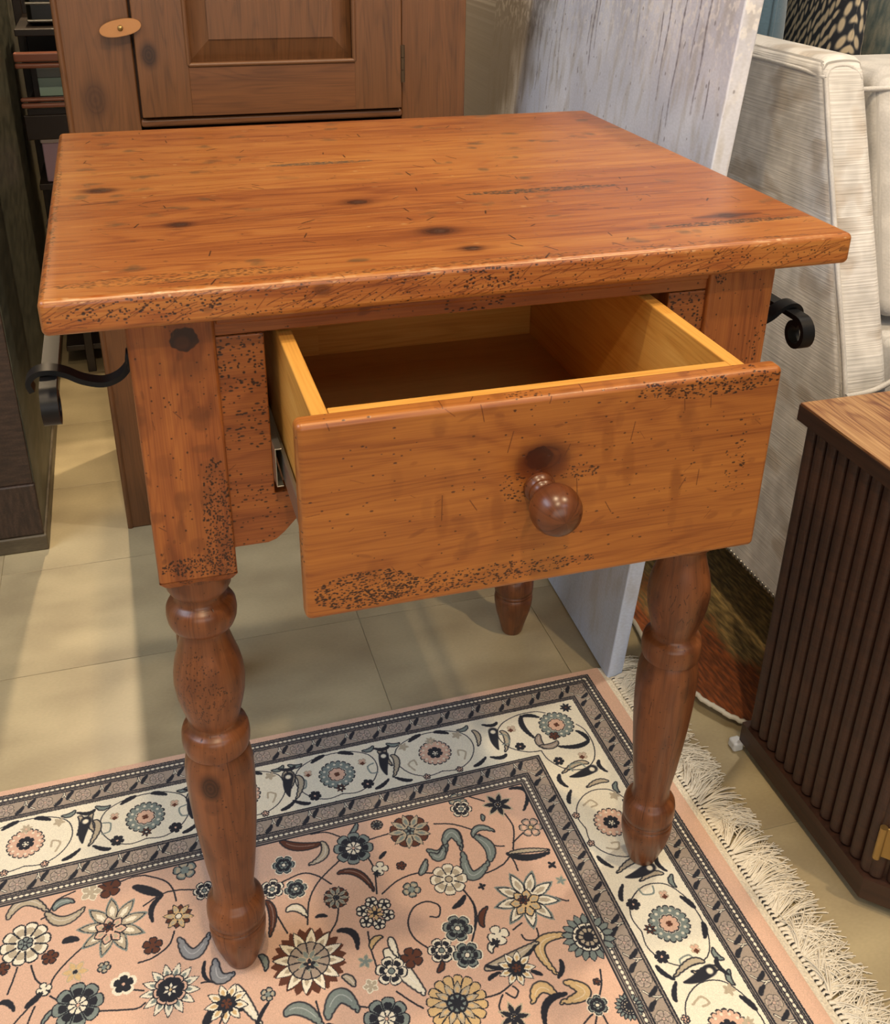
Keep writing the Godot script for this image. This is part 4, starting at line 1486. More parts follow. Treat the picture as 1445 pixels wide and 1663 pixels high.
	for q in [[0.0, 0.0], [0.0125, 0.0], [0.0135, 0.002], [0.0132, 0.0045], [0.0115, 0.006], [0.0105, 0.008], [0.0118, 0.010], [0.0118, 0.012], [0.0098, 0.014], [0.0092, 0.018], [0.0105, 0.021], [0.0150, 0.0235], [0.0188, 0.028], [0.0206, 0.034], [0.0208, 0.039], [0.0196, 0.045], [0.0165, 0.051], [0.0115, 0.0555], [0.0055, 0.0575], [0.0, 0.058]]:
		kp.append(Vector2(q[0], q[1]))
	g.lathe(kp, 40, Transform3D(Basis(Vector3.RIGHT, PI / 2), Vector3(-0.0085, 0.7755, 0.160)))
	part_mesh(d, "knob", g.mesh(), M.knob)
	# metal runners either side of the drawer box
	for sx in [-1.0, 1.0]:
		g = Geo.new()
		var xo: float = -0.002 + sx * 0.1955
		g.rbox(Vector3(xo, 0.7275, -0.16), Vector3(0.0012, 0.040, 0.30), 0.0004, 2)
		for y in [0.708, 0.747]:
			g.rbox(Vector3(xo - sx * 0.003, y, -0.16), Vector3(0.006, 0.0012, 0.30), 0.0004, 2)
		part(t, "runner", g, M.steel)
		g = Geo.new()
		g.rbox(Vector3(-0.002 + sx * 0.1875, 0.7275, -0.025), Vector3(0.004, 0.026, 0.32), 0.001, 2)
		part(t, "runner_slide", g, M.steel)
	# iron towel bars on both ends: a flat bar curled at its ends, carried by S-shaped arms
	for sx in [-1.0, 1.0]:
		var bar := Geo.new()
		var pts := PackedVector3Array()
		var cy := 0.7975 if sx < 0 else 0.788
		var bx: float = -0.384 if sx < 0 else 0.369
		var zc := -0.048
		for k in range(24, -1, -1):
			var an := PI / 2 - TAU * 1.08 * k / 24.0
			var r := 0.0165 - 0.006 * k / 24.0
			pts.append(Vector3(bx, cy + sin(an) * r, zc + cos(an) * r))
		var back := PackedVector3Array()
		for q in pts:
			back.append(Vector3(q.x, q.y, -0.653 - q.z))
		back.reverse()
		for k in range(1, 5):
			pts.append(Vector3(bx, cy + 0.0165, lerpf(zc, -0.653 - zc, k / 5.0)))
		pts.append_array(back)
		bar.strap(pts, Vector3.RIGHT, 0.0145, 0.0058)
		var b := part(t, "towel_bar", bar, M.iron)
		for z in [-0.076, -0.577]:
			var hook := Geo.new()
			var arm := curve([Vector3(0.3140, 0.824, z), Vector3(0.317, 0.815, z), Vector3(0.325, 0.807, z), Vector3(0.337, 0.8035, z), Vector3(0.352, 0.808, z), Vector3(0.365, 0.8165, z), Vector3(0.377, 0.8205, z), Vector3(0.387, 0.819, z), Vector3(0.393, 0.8115, z), Vector3(0.391, 0.803, z)], 5)
			for i in arm.size():
				arm[i].x = sx * (0.3140 + (arm[i].x - 0.3140) * (absf(bx) - 0.314) / 0.063)
				arm[i].y += cy + 0.0165 - 0.814
			hook.strap(arm, Vector3.BACK, 0.017, 0.0048)
			hook.lathe(PackedVector2Array([Vector2(0.0, 0.0), Vector2(0.012, 0.0), Vector2(0.0105, 0.004), Vector2(0.0, 0.006)]), 20, Transform3D(Basis(Vector3.BACK, -sx * PI / 2), Vector3(sx * 0.3125, cy + 0.0245, z)))
			part_mesh(b, "bracket", hook.mesh(), M.iron)


# ---------------------------------------------------------------- the rug
func rp(u: float, v: float, y: float) -> Vector3:
	var a := 0.013
	return Vector3(0.361 + (-cos(a) * u + sin(a) * v) / 1000.0, y, -0.439 + (sin(a) * u + cos(a) * v) / 1000.0)


func rug() -> void:
	var P := rug_paint()
	var m := StandardMaterial3D.new()
	m.albedo_texture = P.color_tex()
	m.texture_filter = BaseMaterial3D.TEXTURE_FILTER_LINEAR
	m.roughness = 0.95
	m.texture_repeat = false
	m.heightmap_enabled = true
	m.heightmap_texture = P.relief_tex()
	m.heightmap_scale = 0.05
	m.rim_enabled = true
	m.rim = 0.25
	m.rim_tint = 0.6
	var t := thing("oriental_rug", "pink and cream oriental rug with navy floral pattern and white fringe", "rug", rp(500, 350, 0))
	var g := Geo.new()
	var ue := RUG_U0 + RUG_UL - 1
	var ve := RUG_V0 + RUG_VL - 1
	var th := 0.0085
	for a in 2:
		for b in 2:
			var us := [RUG_U0, ue] if a == 0 else [2 * ue - RUG_U0, ue]
			var vs := [RUG_V0, ve] if b == 0 else [2 * ve - RUG_V0, ve]
			var q := []
			for k in [[0, 0], [1, 0], [1, 1], [0, 1]]:
				var uu: float = us[k[0]]
				var vv: float = vs[k[1]]
				q.append(rp(uu, vv, th))
			var f := Vector2(0.0005, 0.0005)
			g.flat_quad(q[0], q[1], q[2], q[3], Vector3.UP, f, Vector2(0.9995, f.y), Vector2(0.9995, 0.9995), Vector2(f.x, 0.9995))
	var u1 := 2 * ue - RUG_U0
	var v1 := 2 * ve - RUG_V0
	var ring := [[RUG_U0, RUG_V0], [u1, RUG_V0], [u1, v1], [RUG_U0, v1]]
	for i in 4:
		var a: Array = ring[i]
		var b: Array = ring[(i + 1) % 4]
		var out := rp(a[0], a[1], 0) + rp(b[0], b[1], 0) - 2.0 * rp(u1 / 2, v1 / 2, 0)
		g.flat_quad(rp(a[0], a[1], 0.0005), rp(b[0], b[1], 0.0005), rp(b[0], b[1], th), rp(a[0], a[1], th), out, Vector2(0.001, 0.001), Vector2(0.002, 0.001), Vector2(0.002, 0.002), Vector2(0.001, 0.002))
	part(t, "pile", g, m)
	# woven end strip
	g = Geo.new()
	var n := 60
	for i in n:
		var va := lerpf(RUG_V0, v1, float(i) / n)
		var vb := lerpf(RUG_V0, v1, float(i + 1) / n)
		g.flat_quad(rp(RUG_U0, va, 0.0075), rp(RUG_U0, vb, 0.0075), rp(-29, vb, 0.0048), rp(-29, va, 0.0048), Vector3.UP, Vector2(0, va) * 0.001, Vector2(0, vb) * 0.001, Vector2(0.012, vb * 0.001), Vector2(0.012, va * 0.001))
		g.flat_quad(rp(-29, va, 0.0048), rp(-29, vb, 0.0048), rp(-30, vb, 0.0005), rp(-30, va, 0.0005), Vector3(1, 0.1, 0))
	part(t, "woven_end", g, mottled(Color("ebe3d0"), Color("ddd3bd"), 256, 0.2, 0.01, 1.0, 103, 0.9, 0.12, 0.03))
	# knotted tassels
	g = Geo.new()
	var kn := Geo.new()
	var dark := Geo.new()
	var drift := FastNoiseLite.new()
	drift.seed = 3
	drift.frequency = 0.02
	var v := RUG_V0 + 2
	while v < v1:
		var root := Vector2(-31, v)
		var c := rp(-33, v, 0.005)
		kn.rbox(Vector3.ZERO, Vector3(0.009, 0.0055, 0.0052), 0.0024, 0, Vector2.ZERO, 1, Transform3D(Basis(Vector3.UP, rng.randf_range(-0.3, 0.3)), c))
		if rng.randf() < 0.62:
			dark.rbox(Vector3.ZERO, Vector3(0.0058, 0.0026, 0.0024), 0.001, 0, Vector2.ZERO, 1, Transform3D(Basis(Vector3.UP, rng.randf_range(-0.6, 0.6)), rp(-32.5 + rng.randf_range(-1, 1), v + 3.4, 0.0062)))
		var lean := drift.get_noise_1d(v) * 1.3 + rng.randf_range(-0.2, 0.2) - 0.12
		var wild := v > 560 and v < 720
		for k in 16:
			var a := lean + rng.randf_range(-0.30, 0.30) * (2.2 if wild else 1.0)
			var bend := lean * 0.8 + rng.randf_range(-0.4, 0.4) * (2.6 if wild else 1.0)
			var len := rng.randf_range(50, 76)
			var pos := root + Vector2(-4, rng.randf_range(-2, 2))
			var pts := PackedVector3Array()
			var hi := rng.randf_range(0.0025, 0.011)
			for s in 7:
				var f := s / 6.0
				pts.append(rp(pos.x, pos.y, lerpf(0.005, 0.0015, f) + hi * sin(f * PI)))
				var aa := a + bend * f
				pos += Vector2(-cos(aa), sin(aa)) * len / 6.0
			g.tube(pts, 0.0011, 4, false, 0.7)
		v += 6.6
	part(t, "tassel_knots", kn, M.cotton).set_meta("kind", "stuff")
	part(t, "dark_knots", dark, plain(Color("33302f"), 0.9)).set_meta("kind", "stuff")
	part(t, "fringe", g, M.cotton).set_meta("kind", "stuff")


# ---------------------------------------------------------------- furniture behind
func cupboard() -> void:
	var zf := -1.13
	var x0 := -0.382
	var x1 := 0.337
	var top := 1.95
	var t := thing("pine_cupboard", "brown pine cupboard with a raised-panel door behind the table", "cupboard", Vector3((x0 + x1) / 2, 0, zf - 0.2))
	var dl := -0.2625
	var dr := 0.213
	var db := 0.835
	var dt := 1.75
	var g := Geo.new()
	g.rbox(Vector3((x0 + dl) / 2, top / 2, zf - 0.012), Vector3(dl - x0, top, 0.024), 0.003, 1, Vector2(top / 2, (x0 + dl) / 2))
	part(t, "stile", g, M.cup)
	g = Geo.new()
	g.rbox(Vector3((x1 + dr) / 2, top / 2, zf - 0.012), Vector3(x1 - dr, top, 0.024), 0.003, 1, Vector2(0.3, -0.15))
	part(t, "stile", g, M.cup)
	g = Geo.new()
	g.tube(PackedVector3Array([Vector3(x0 + 0.002, 0.0, zf - 0.003), Vector3(x0 + 0.002, top, zf - 0.003)]), 0.006, 10)
	part(t, "edge_bead", g, M.cup)
	g = Geo.new()
	g.rbox(Vector3((dl + dr) / 2, 0.42, zf - 0.014), Vector3(dr - dl, 0.79, 0.02), 0.002, 0, Vector2(0, 0.3))
	part(t, "lower_front", g, M.cup_across)
	g = Geo.new()
	g.rbox(Vector3((dl + dr) / 2, 0.8275, zf - 0.008), Vector3(dr - dl, 0.014, 0.026), 0.005, 0, Vector2(0, 0.3), 3)
	part(t, "rail", g, M.cup_across)
	g = Geo.new()
	g.rbox(Vector3((dl + dr) / 2, (dt + top) / 2, zf - 0.012), Vector3(dr - dl, top - dt, 0.024), 0.002, 0, Vector2(0, 0.3))
	part(t, "rail", g, M.cup_across)
	g = Geo.new()
	for sx in [x0 + 0.012, x1 - 0.012]:
		g.rbox(Vector3(sx, top / 2, zf - 0.20), Vector3(0.02, top, 0.36), 0.002, 1)
	g.rbox(Vector3((x0 + x1) / 2, top - 0.01, zf - 0.2), Vector3(x1 - x0, 0.02, 0.36), 0.002, 0)
	g.rbox(Vector3((x0 + x1) / 2, top / 2, zf - 0.375), Vector3(x1 - x0, top, 0.012), 0.002, 1)
	part(t, "case", g, M.cup)
	# door: frame, sloped raised panel
	var gap := 0.0035
	g = Geo.new()
	g.rbox(Vector3((dl + gap - 0.172) / 2, (db + dt) / 2, zf + 0.002), Vector3(-0.172 - dl - gap, dt - db - 2 * gap, 0.022), 0.002, 1, Vector2((db + dt) / 2, (dl + gap - 0.172) / 2))
	var door := part(t, "door", g, M.cup)
	g = Geo.new()
	g.rbox(Vector3((dr - gap + 0.122) / 2, (db + dt) / 2, zf + 0.002), Vector3(dr - gap - 0.122, dt - db - 2 * gap, 0.022), 0.0012, 1, Vector2(0.2, -0.1))
	part_mesh(door, "door_stile", g.mesh(), M.cup)
	for y in [(db + gap + 0.925) / 2, dt - gap - 0.045]:
		g = Geo.new()
		g.rbox(Vector3(-0.025, y, zf + 0.0015), Vector3(0.295, 0.0865, 0.0218), 0.0008, 0, Vector2(0, 0.0))
		part_mesh(door, "door_rail", g.mesh(), M.cup_across)
	# moulded lip around the panel
	g = Geo.new()
	for q in [[Vector3(-0.172, 0.925, 0), Vector3(0.122, 0.925, 0)], [Vector3(-0.172, 0.925, 0), Vector3(-0.172, dt - 0.09, 0)], [Vector3(0.122, 0.925, 0), Vector3(0.122, dt - 0.09, 0)]]:
		g.tube(PackedVector3Array([q[0] + Vector3(0, 0, zf + 0.011), q[1] + Vector3(0, 0, zf + 0.011)]), 0.0045, 10)
	part_mesh(door, "panel_lip", g.mesh(), M.cup)
	g = Geo.new()
	var o := [Vector3(-0.170, 0.927, zf - 0.006), Vector3(0.120, 0.927, zf - 0.006), Vector3(0.120, dt - 0.092, zf - 0.006), Vector3(-0.170, dt - 0.092, zf - 0.006)]
	var i := [Vector3(-0.134, 0.966, zf + 0.008), Vector3(0.084, 0.966, zf + 0.008), Vector3(0.084, dt - 0.13, zf + 0.008), Vector3(-0.134, dt - 0.13, zf + 0.008)]
	for k in 4:
		var k2 := (k + 1) % 4
		var step_in := Vector3(0, 0, -0.002)
		g.flat_quad(o[k], o[k2], i[k2] + step_in, i[k] + step_in, Vector3(0, 0, 1), Vector2(o[k].y, o[k].x), Vector2(o[k2].y, o[k2].x), Vector2(i[k2].y, i[k2].x), Vector2(i[k].y, i[k].x))
		g.flat_quad(i[k] + step_in, i[k2] + step_in, i[k2], i[k], (i[k] + i[k2]) / 2 - (i[0] + i[2]) / 2, Vector2(i[k].y, i[k].x), Vector2(i[k2].y, i[k2].x), Vector2(i[k2].y, i[k2].x), Vector2(i[k].y, i[k].x))
	g.flat_quad(i[0], i[1], i[2], i[3], Vector3(0, 0, 1), Vector2(i[0].y, i[0].x), Vector2(i[1].y, i[1].x), Vector2(i[2].y, i[2].x), Vector2(i[3].y, i[3].x))
	part_mesh(door, "raised_panel", g.mesh(), M.cup)
	# dark backing behind the door's gaps
	g = Geo.new()
	g.rbox(Vector3((dl + dr) / 2, (db + dt) / 2, zf - 0.022), Vector3(dr - dl + 0.02, dt - db + 0.02, 0.012), 0.001)
	part(t, "backing", g, M.dark_edge)
	# oval wooden turn button with its screw
	g = Geo.new()
	var oval := PackedVector2Array()
	for k in 40:
		var a := TAU * k / 40
		var cx := cos(a)
		oval.append(Vector2(0.0345 * signf(cx) * pow(absf(cx), 0.8), 0.0132 * sin(a)))
	g.prism(oval, 0.009, Transform3D(Basis(Vector3.BACK, 0.17), Vector3(-0.279, 0.989, zf + 0.014)))
	g.prism(oval, 0.0005, Transform3D(Basis(Vector3.BACK, 0.17).scaled(Vector3(0.94, 0.94, 1)), Vector3(-0.279, 0.989, zf + 0.0230)))
	var tb := part(t, "turn_button", g, M.button)
	g = Geo.new()
	g.lathe(PackedVector2Array([Vector2(0.005, 0.0), Vector2(0.0045, 0.002), Vector2(0.003, 0.0035), Vector2(0.0, 0.004)]), 16, Transform3D(Basis(Vector3.RIGHT, PI / 2), Vector3(-0.279, 0.989, zf + 0.0230)))
	part_mesh(tb, "screw", g.mesh(), M.brass)
	g = Geo.new()
	for y in [0.895, 0.917, 0.939]:
		g.tube(PackedVector3Array([Vector3(dr - 0.001, y - 0.0105, zf + 0.012), Vector3(dr - 0.001, y + 0.0105, zf + 0.012)]), 0.0042, 10)
	part(t, "hinge", g, plain(Color("5d4a36"), 0.45, 0.7))


func sideboard() -> void:
	var t := thing("dark_sideboard", "long dark green-black sideboard with a brown end panel, left of the table", "sideboard", Vector3(-0.83, 0, -2.0))
	var xr := -0.546
	var z1 := -1.102
	var z0 := -2.93
	var xl := -1.12
	var h := 1.25
	var g := Geo.new()
	g.rbox(Vector3((xr + xl) / 2, (h + 0.03) / 2, (z1 + z0) / 2), Vector3(xr - xl, h - 0.03, z1 - z0 - 0.01), 0.003, 1)
	part(t, "case", g, M.dark_green)
	# panelled end
	g = Geo.new()
	g.rbox(Vector3((xr + xl) / 2, (h + 0.152) / 2, z1 - 0.002), Vector3(xr - xl - 0.004, h - 0.152, 0.008), 0.002, 1)
	part(t, "end_panel", g, M.dark_brown)
	g = Geo.new()
	g.rbox(Vector3((xr + xl) / 2, 0.094, z1), Vector3(xr - xl + 0.002, 0.116, 0.014), 0.004, 0)
	part(t, "base_rail", g, M.dark_brown)
	g = Geo.new()
	g.rbox(Vector3((xr + xl) / 2, 0.018, (z1 + z0) / 2 + 0.004), Vector3(xr - xl + 0.012, 0.036, z1 - z0 + 0.012), 0.004, 0)
	part(t, "plinth", g, M.dark_trim)
	g = Geo.new()
	g.rbox(Vector3((xr + xl) / 2, h + 0.012, (z1 + z0) / 2), Vector3(xr - xl + 0.03, 0.026, z1 - z0 + 0.03), 0.006, 2)
	part(t, "worktop", g, M.dark_green)


func shelving() -> void:
	var zf := -1.99
	var t := thing("display_shelf", "dark open display shelf with mahogany rails in the gap behind the cupboard", "shelf unit", Vector3(-0.25, 0, zf - 0.2))
	var x0 := -0.525
	var x1 := 0.05
	var wood := plain(Color("231a15"), 0.4)
	var maho := plain(Color("94604f"), 0.25)
	for q in [Vector2(-0.456, zf), Vector2(x1, zf), Vector2(x0, zf - 0.36), Vector2(x1, zf - 0.36)]:
		var g := Geo.new()
		var ph := 0.52 if q.x < -0.4 and q.x > -0.5 else 1.2
		g.rbox(Vector3(q.x, ph / 2, q.y), Vector3(0.022, ph, 0.022), 0.002, 1)
		part(t, "post", g, wood)
	for y in [0.07, 0.515, 0.70, 0.885]:
		var g := Geo.new()
		g.rbox(Vector3((x0 + x1) / 2, y, zf - 0.18), Vector3(x1 - x0 - 0.02, 0.016, 0.36), 0.002, 0)
		part(t, "shelf", g, wood)
	var g := Geo.new()
	g.rbox(Vector3((x0 + x1) / 2, 0.6, zf - 0.37), Vector3(x1 - x0, 1.2, 0.012), 0.002, 1)
	part(t, "back_panel", g, wood)
	for y in [[0.832, 0.022], [0.812, 0.012], [0.733, 0.009], [0.719, 0.012]]:
		g = Geo.new()
		g.rbox(Vector3((x0 + x1) / 2, y[0], zf + 0.012), Vector3(x1 - x0, y[1], 0.02), 0.005, 0, Vector2.ZERO, 3)
		part(t, "rail", g, maho)
	g = Geo.new()
	g.rbox(Vector3((x0 + x1) / 2, 0.665, zf + 0.006), Vector3(x1 - x0, 0.06, 0.012), 0.003, 0)
	part(t, "drawer_front", g, wood)
	# teal seascape lying against the back of the middle bay
	var f := thing("framed_picture", "small teal and white landscape picture behind the mahogany rails", "picture", Vector3(-0.30, 0.708, zf - 0.10))
	g = Geo.new()
	g.rbox(Vector3(-0.30, 0.7578, zf - 0.10), Vector3(0.40, 0.098, 0.012), 0.002, 0)
	part(f, "frame", g, wood)
	g = Geo.new()
	g.rbox(Vector3(-0.30, 0.783, zf - 0.094), Vector3(0.37, 0.030, 0.004), 0.001, 0)
	part(f, "sky_band", g, plain(Color("8e9da0"), 0.2))
	g = Geo.new()
	g.rbox(Vector3(-0.30, 0.745, zf - 0.094), Vector3(0.37, 0.044, 0.004), 0.001, 0)
	part(f, "sea_band", g, plain(Color("b9e0d8"), 0.2))
	# lilac box on the lower shelf
	var b := thing("lilac_box", "lilac box with a white lid on the lower shelf behind the table", "box", Vector3(-0.44, 0.523, zf - 0.06))
	g = Geo.new()
	g.rbox(Vector3(-0.42, 0.5728, zf - 0.075), Vector3(0.15, 0.098, 0.12), 0.004)
	part(b, "body", g, plain(Color("b09ab2"), 0.7))
	g = Geo.new()
	g.rbox(Vector3(-0.42, 0.6305, zf - 0.075), Vector3(0.156, 0.018, 0.126), 0.004)
	part(b, "lid", g, plain(Color("eeeaee"), 0.6))
	# dark glassware on the upper shelf
	var d := thing("black_casket", "black glossy casket with silver bands on the upper shelf", "casket", Vector3(-0.42, 0.893, zf - 0.12))
	g = Geo.new()
	g.rbox(Vector3(-0.42, 0.9388, zf - 0.12), Vector3(0.13, 0.09, 0.12), 0.012, 0, Vector2.ZERO, 3)
	part(d, "body", g, M.black)
	for y in [0.905, 0.945, 0.958]:
		g = Geo.new()
		g.rbox(Vector3(-0.42, y, zf - 0.12), Vector3(0.134, 0.007, 0.124), 0.003)
		part(d, "band", g, M.steel)


func canvas() -> void:
	var at := Vector3(0.385, 0, -0.418)
	var yaw := 0.032
	var lean := -0.085
	var xf := Transform3D(Basis(Vector3.UP, -yaw) * Basis(Vector3.BACK, lean), at)
	var P := Paint.new(1024, 1400)
	var n1 := noise_bytes(1024, 1400, 200, 260, 107, 4)
	var n2 := noise_bytes(1024, 1400, 30, 120, 109, 3)
	var n3 := noise_bytes(1024, 1400, 8, 5, 113, 2)
	var n4 := noise_bytes(1024, 1400, 16, 22, 127, 3)
	var c := P.c
	for y in 1400:
		var ym := y / 1000.0
		for x in 1024:
			var i := y * 1024 + x
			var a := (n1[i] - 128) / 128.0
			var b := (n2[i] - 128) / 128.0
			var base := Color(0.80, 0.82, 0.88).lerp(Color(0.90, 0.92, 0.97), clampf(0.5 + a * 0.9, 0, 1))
			base = base.lerp(Color(0.70, 0.68, 0.65), clampf(b * 0.7, 0, 0.4) + clampf((x - 640) / 400.0 + a * 0.4, 0, 0.5))  # grey blotches, plus first part of the far end's painted shade
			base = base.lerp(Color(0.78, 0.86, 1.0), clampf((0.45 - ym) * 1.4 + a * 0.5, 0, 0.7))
			base = base.lerp(Color(0.40, 0.37, 0.34), clampf((x - 680) / 300.0 + a * 0.4 + b * 0.2, 0, 0.75))  # shadow over the far end, painted into the canvas colour
			# white scumble in the upper part
			var sc := clampf((ym - 0.93) * 5.0, 0, 1) * clampf((n4[i] - 138) * 0.03 + a * 0.4, 0, 1)
			base = base.lerp(Color(0.95, 0.95, 0.95), sc * 0.9)
			var g := 1.0 + (n3[i] - 128) / 128.0 * 0.035
			c[i * 3] = clampi(int(base.r * 255 * g), 0, 255); c[i * 3 + 1] = clampi(int(base.g * 255 * g), 0, 255); c[i * 3 + 2] = clampi(int(base.b * 255 * g), 0, 255)
	P.c = c
	# drips run down from the painted band
	for q in [[0.155, 1.12, 0.90, 4.0], [0.20, 1.08, 0.93, 3.0], [0.085, 1.11, 0.93, 4.0], [0.115, 1.12, 1.0, 3.0], [0.22, 1.05, 0.98, 2.5], [0.46, 1.06, 0.97, 2.5], [0.475, 1.05, 0.94, 4.0], [0.49, 1.02, 0.97, 3.0], [0.05, 0.98, 0.93, 3.0], [0.30, 1.04, 1.0, 2.0], [0.62, 1.06, 0.92, 2.5], [0.72, 1.0, 0.86, 2.5], [0.66, 0.96, 0.85, 2.0], [0.17, 0.93, 0.86, 2.0]]:
		var y: float = q[1]
		while y > q[2]:
			var f: float = (y - q[2]) / (q[1] - q[2])
			var wob := sin(y * 60.0 + q[0] * 90.0) * 1.5
			P.dot(q[0] * 1000.0 + wob, y * 1000.0, q[3] * P.rg.randf_range(0.4, 0.8), 3.0, Color("7d7a85"), P.rg.randf_range(0.05, 0.8) * (0.4 + 0.6 * f))
			y -= 0.002
	for i in 160:
		P.dot(P.rg.randf() * 1024, P.rg.randf_range(780, 1080), P.rg.randf_range(0.8, 2.5), P.rg.randf_range(0.8, 3.5), Color("6c6870"), 0.5)
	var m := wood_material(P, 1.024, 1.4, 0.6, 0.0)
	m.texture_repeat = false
	var t := thing("canvas_painting", "large pale grey abstract canvas with dark drips leaning between table and sofa", "painting", at + Vector3(0.0, 0, -0.5))
	var wide := 1.40
	var tall := 1.38
	var g := Geo.new()
	g.rbox(Vector3(0.0139, tall / 2 + 0.0025, -wide / 2), Vector3(0.0272, tall, wide), 0.003, 1, Vector2.ZERO, 2, xf)
	for i in g.p.size():
		var q := xf.affine_inverse() * g.p[i]
		var nn := xf.basis.inverse() * g.n[i]
		if absf(nn.x) > 0.6:
			g.t[i] = Vector2(-q.z, q.y)
		else:
			g.t[i] = Vector2(0.012 + q.x, q.y)
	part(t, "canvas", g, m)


# arm-like upholstery block whose front face slopes back towards the top
func raked(x0: float, x1: float, y0: float, y1: float, zb: float, z_low: float, z_high: float, r: float, flare := 0.0) -> Geo:
	var g := Geo.new()
	g.rbox(Vector3((x0 + x1) / 2, (y0 + y1) / 2, (zb + z_low) / 2), Vector3(x1 - x0, y1 - y0, z_low - zb), r, 1, Vector2.ZERO, 4)
	for i in g.p.size():
		var q := g.p[i]
		var f := (q.y - y0) / (y1 - y0)
		var k := clampf((q.z - zb) / (z_low - zb), 0, 1)
		q.z += (z_high - z_low) * f * k
		q.x += flare * (1.0 - f) * clampf((q.x - x0) / (x1 - x0), 0, 1)
		g.p[i] = q
		if g.n[i].z > 0.2:
			g.n[i] = (g.n[i] + Vector3(0, (z_low - z_high) / (y1 - y0) * g.n[i].z, 0)).normalized()
		if absf(g.n[i].z) > 0.6:
			g.t[i] = Vector2(q.x, q.y)
		elif absf(g.n[i].x) > 0.6:
			g.t[i] = Vector2(q.z, q.y)
		else:
			g.t[i] = Vector2(q.x, q.z)
	return g


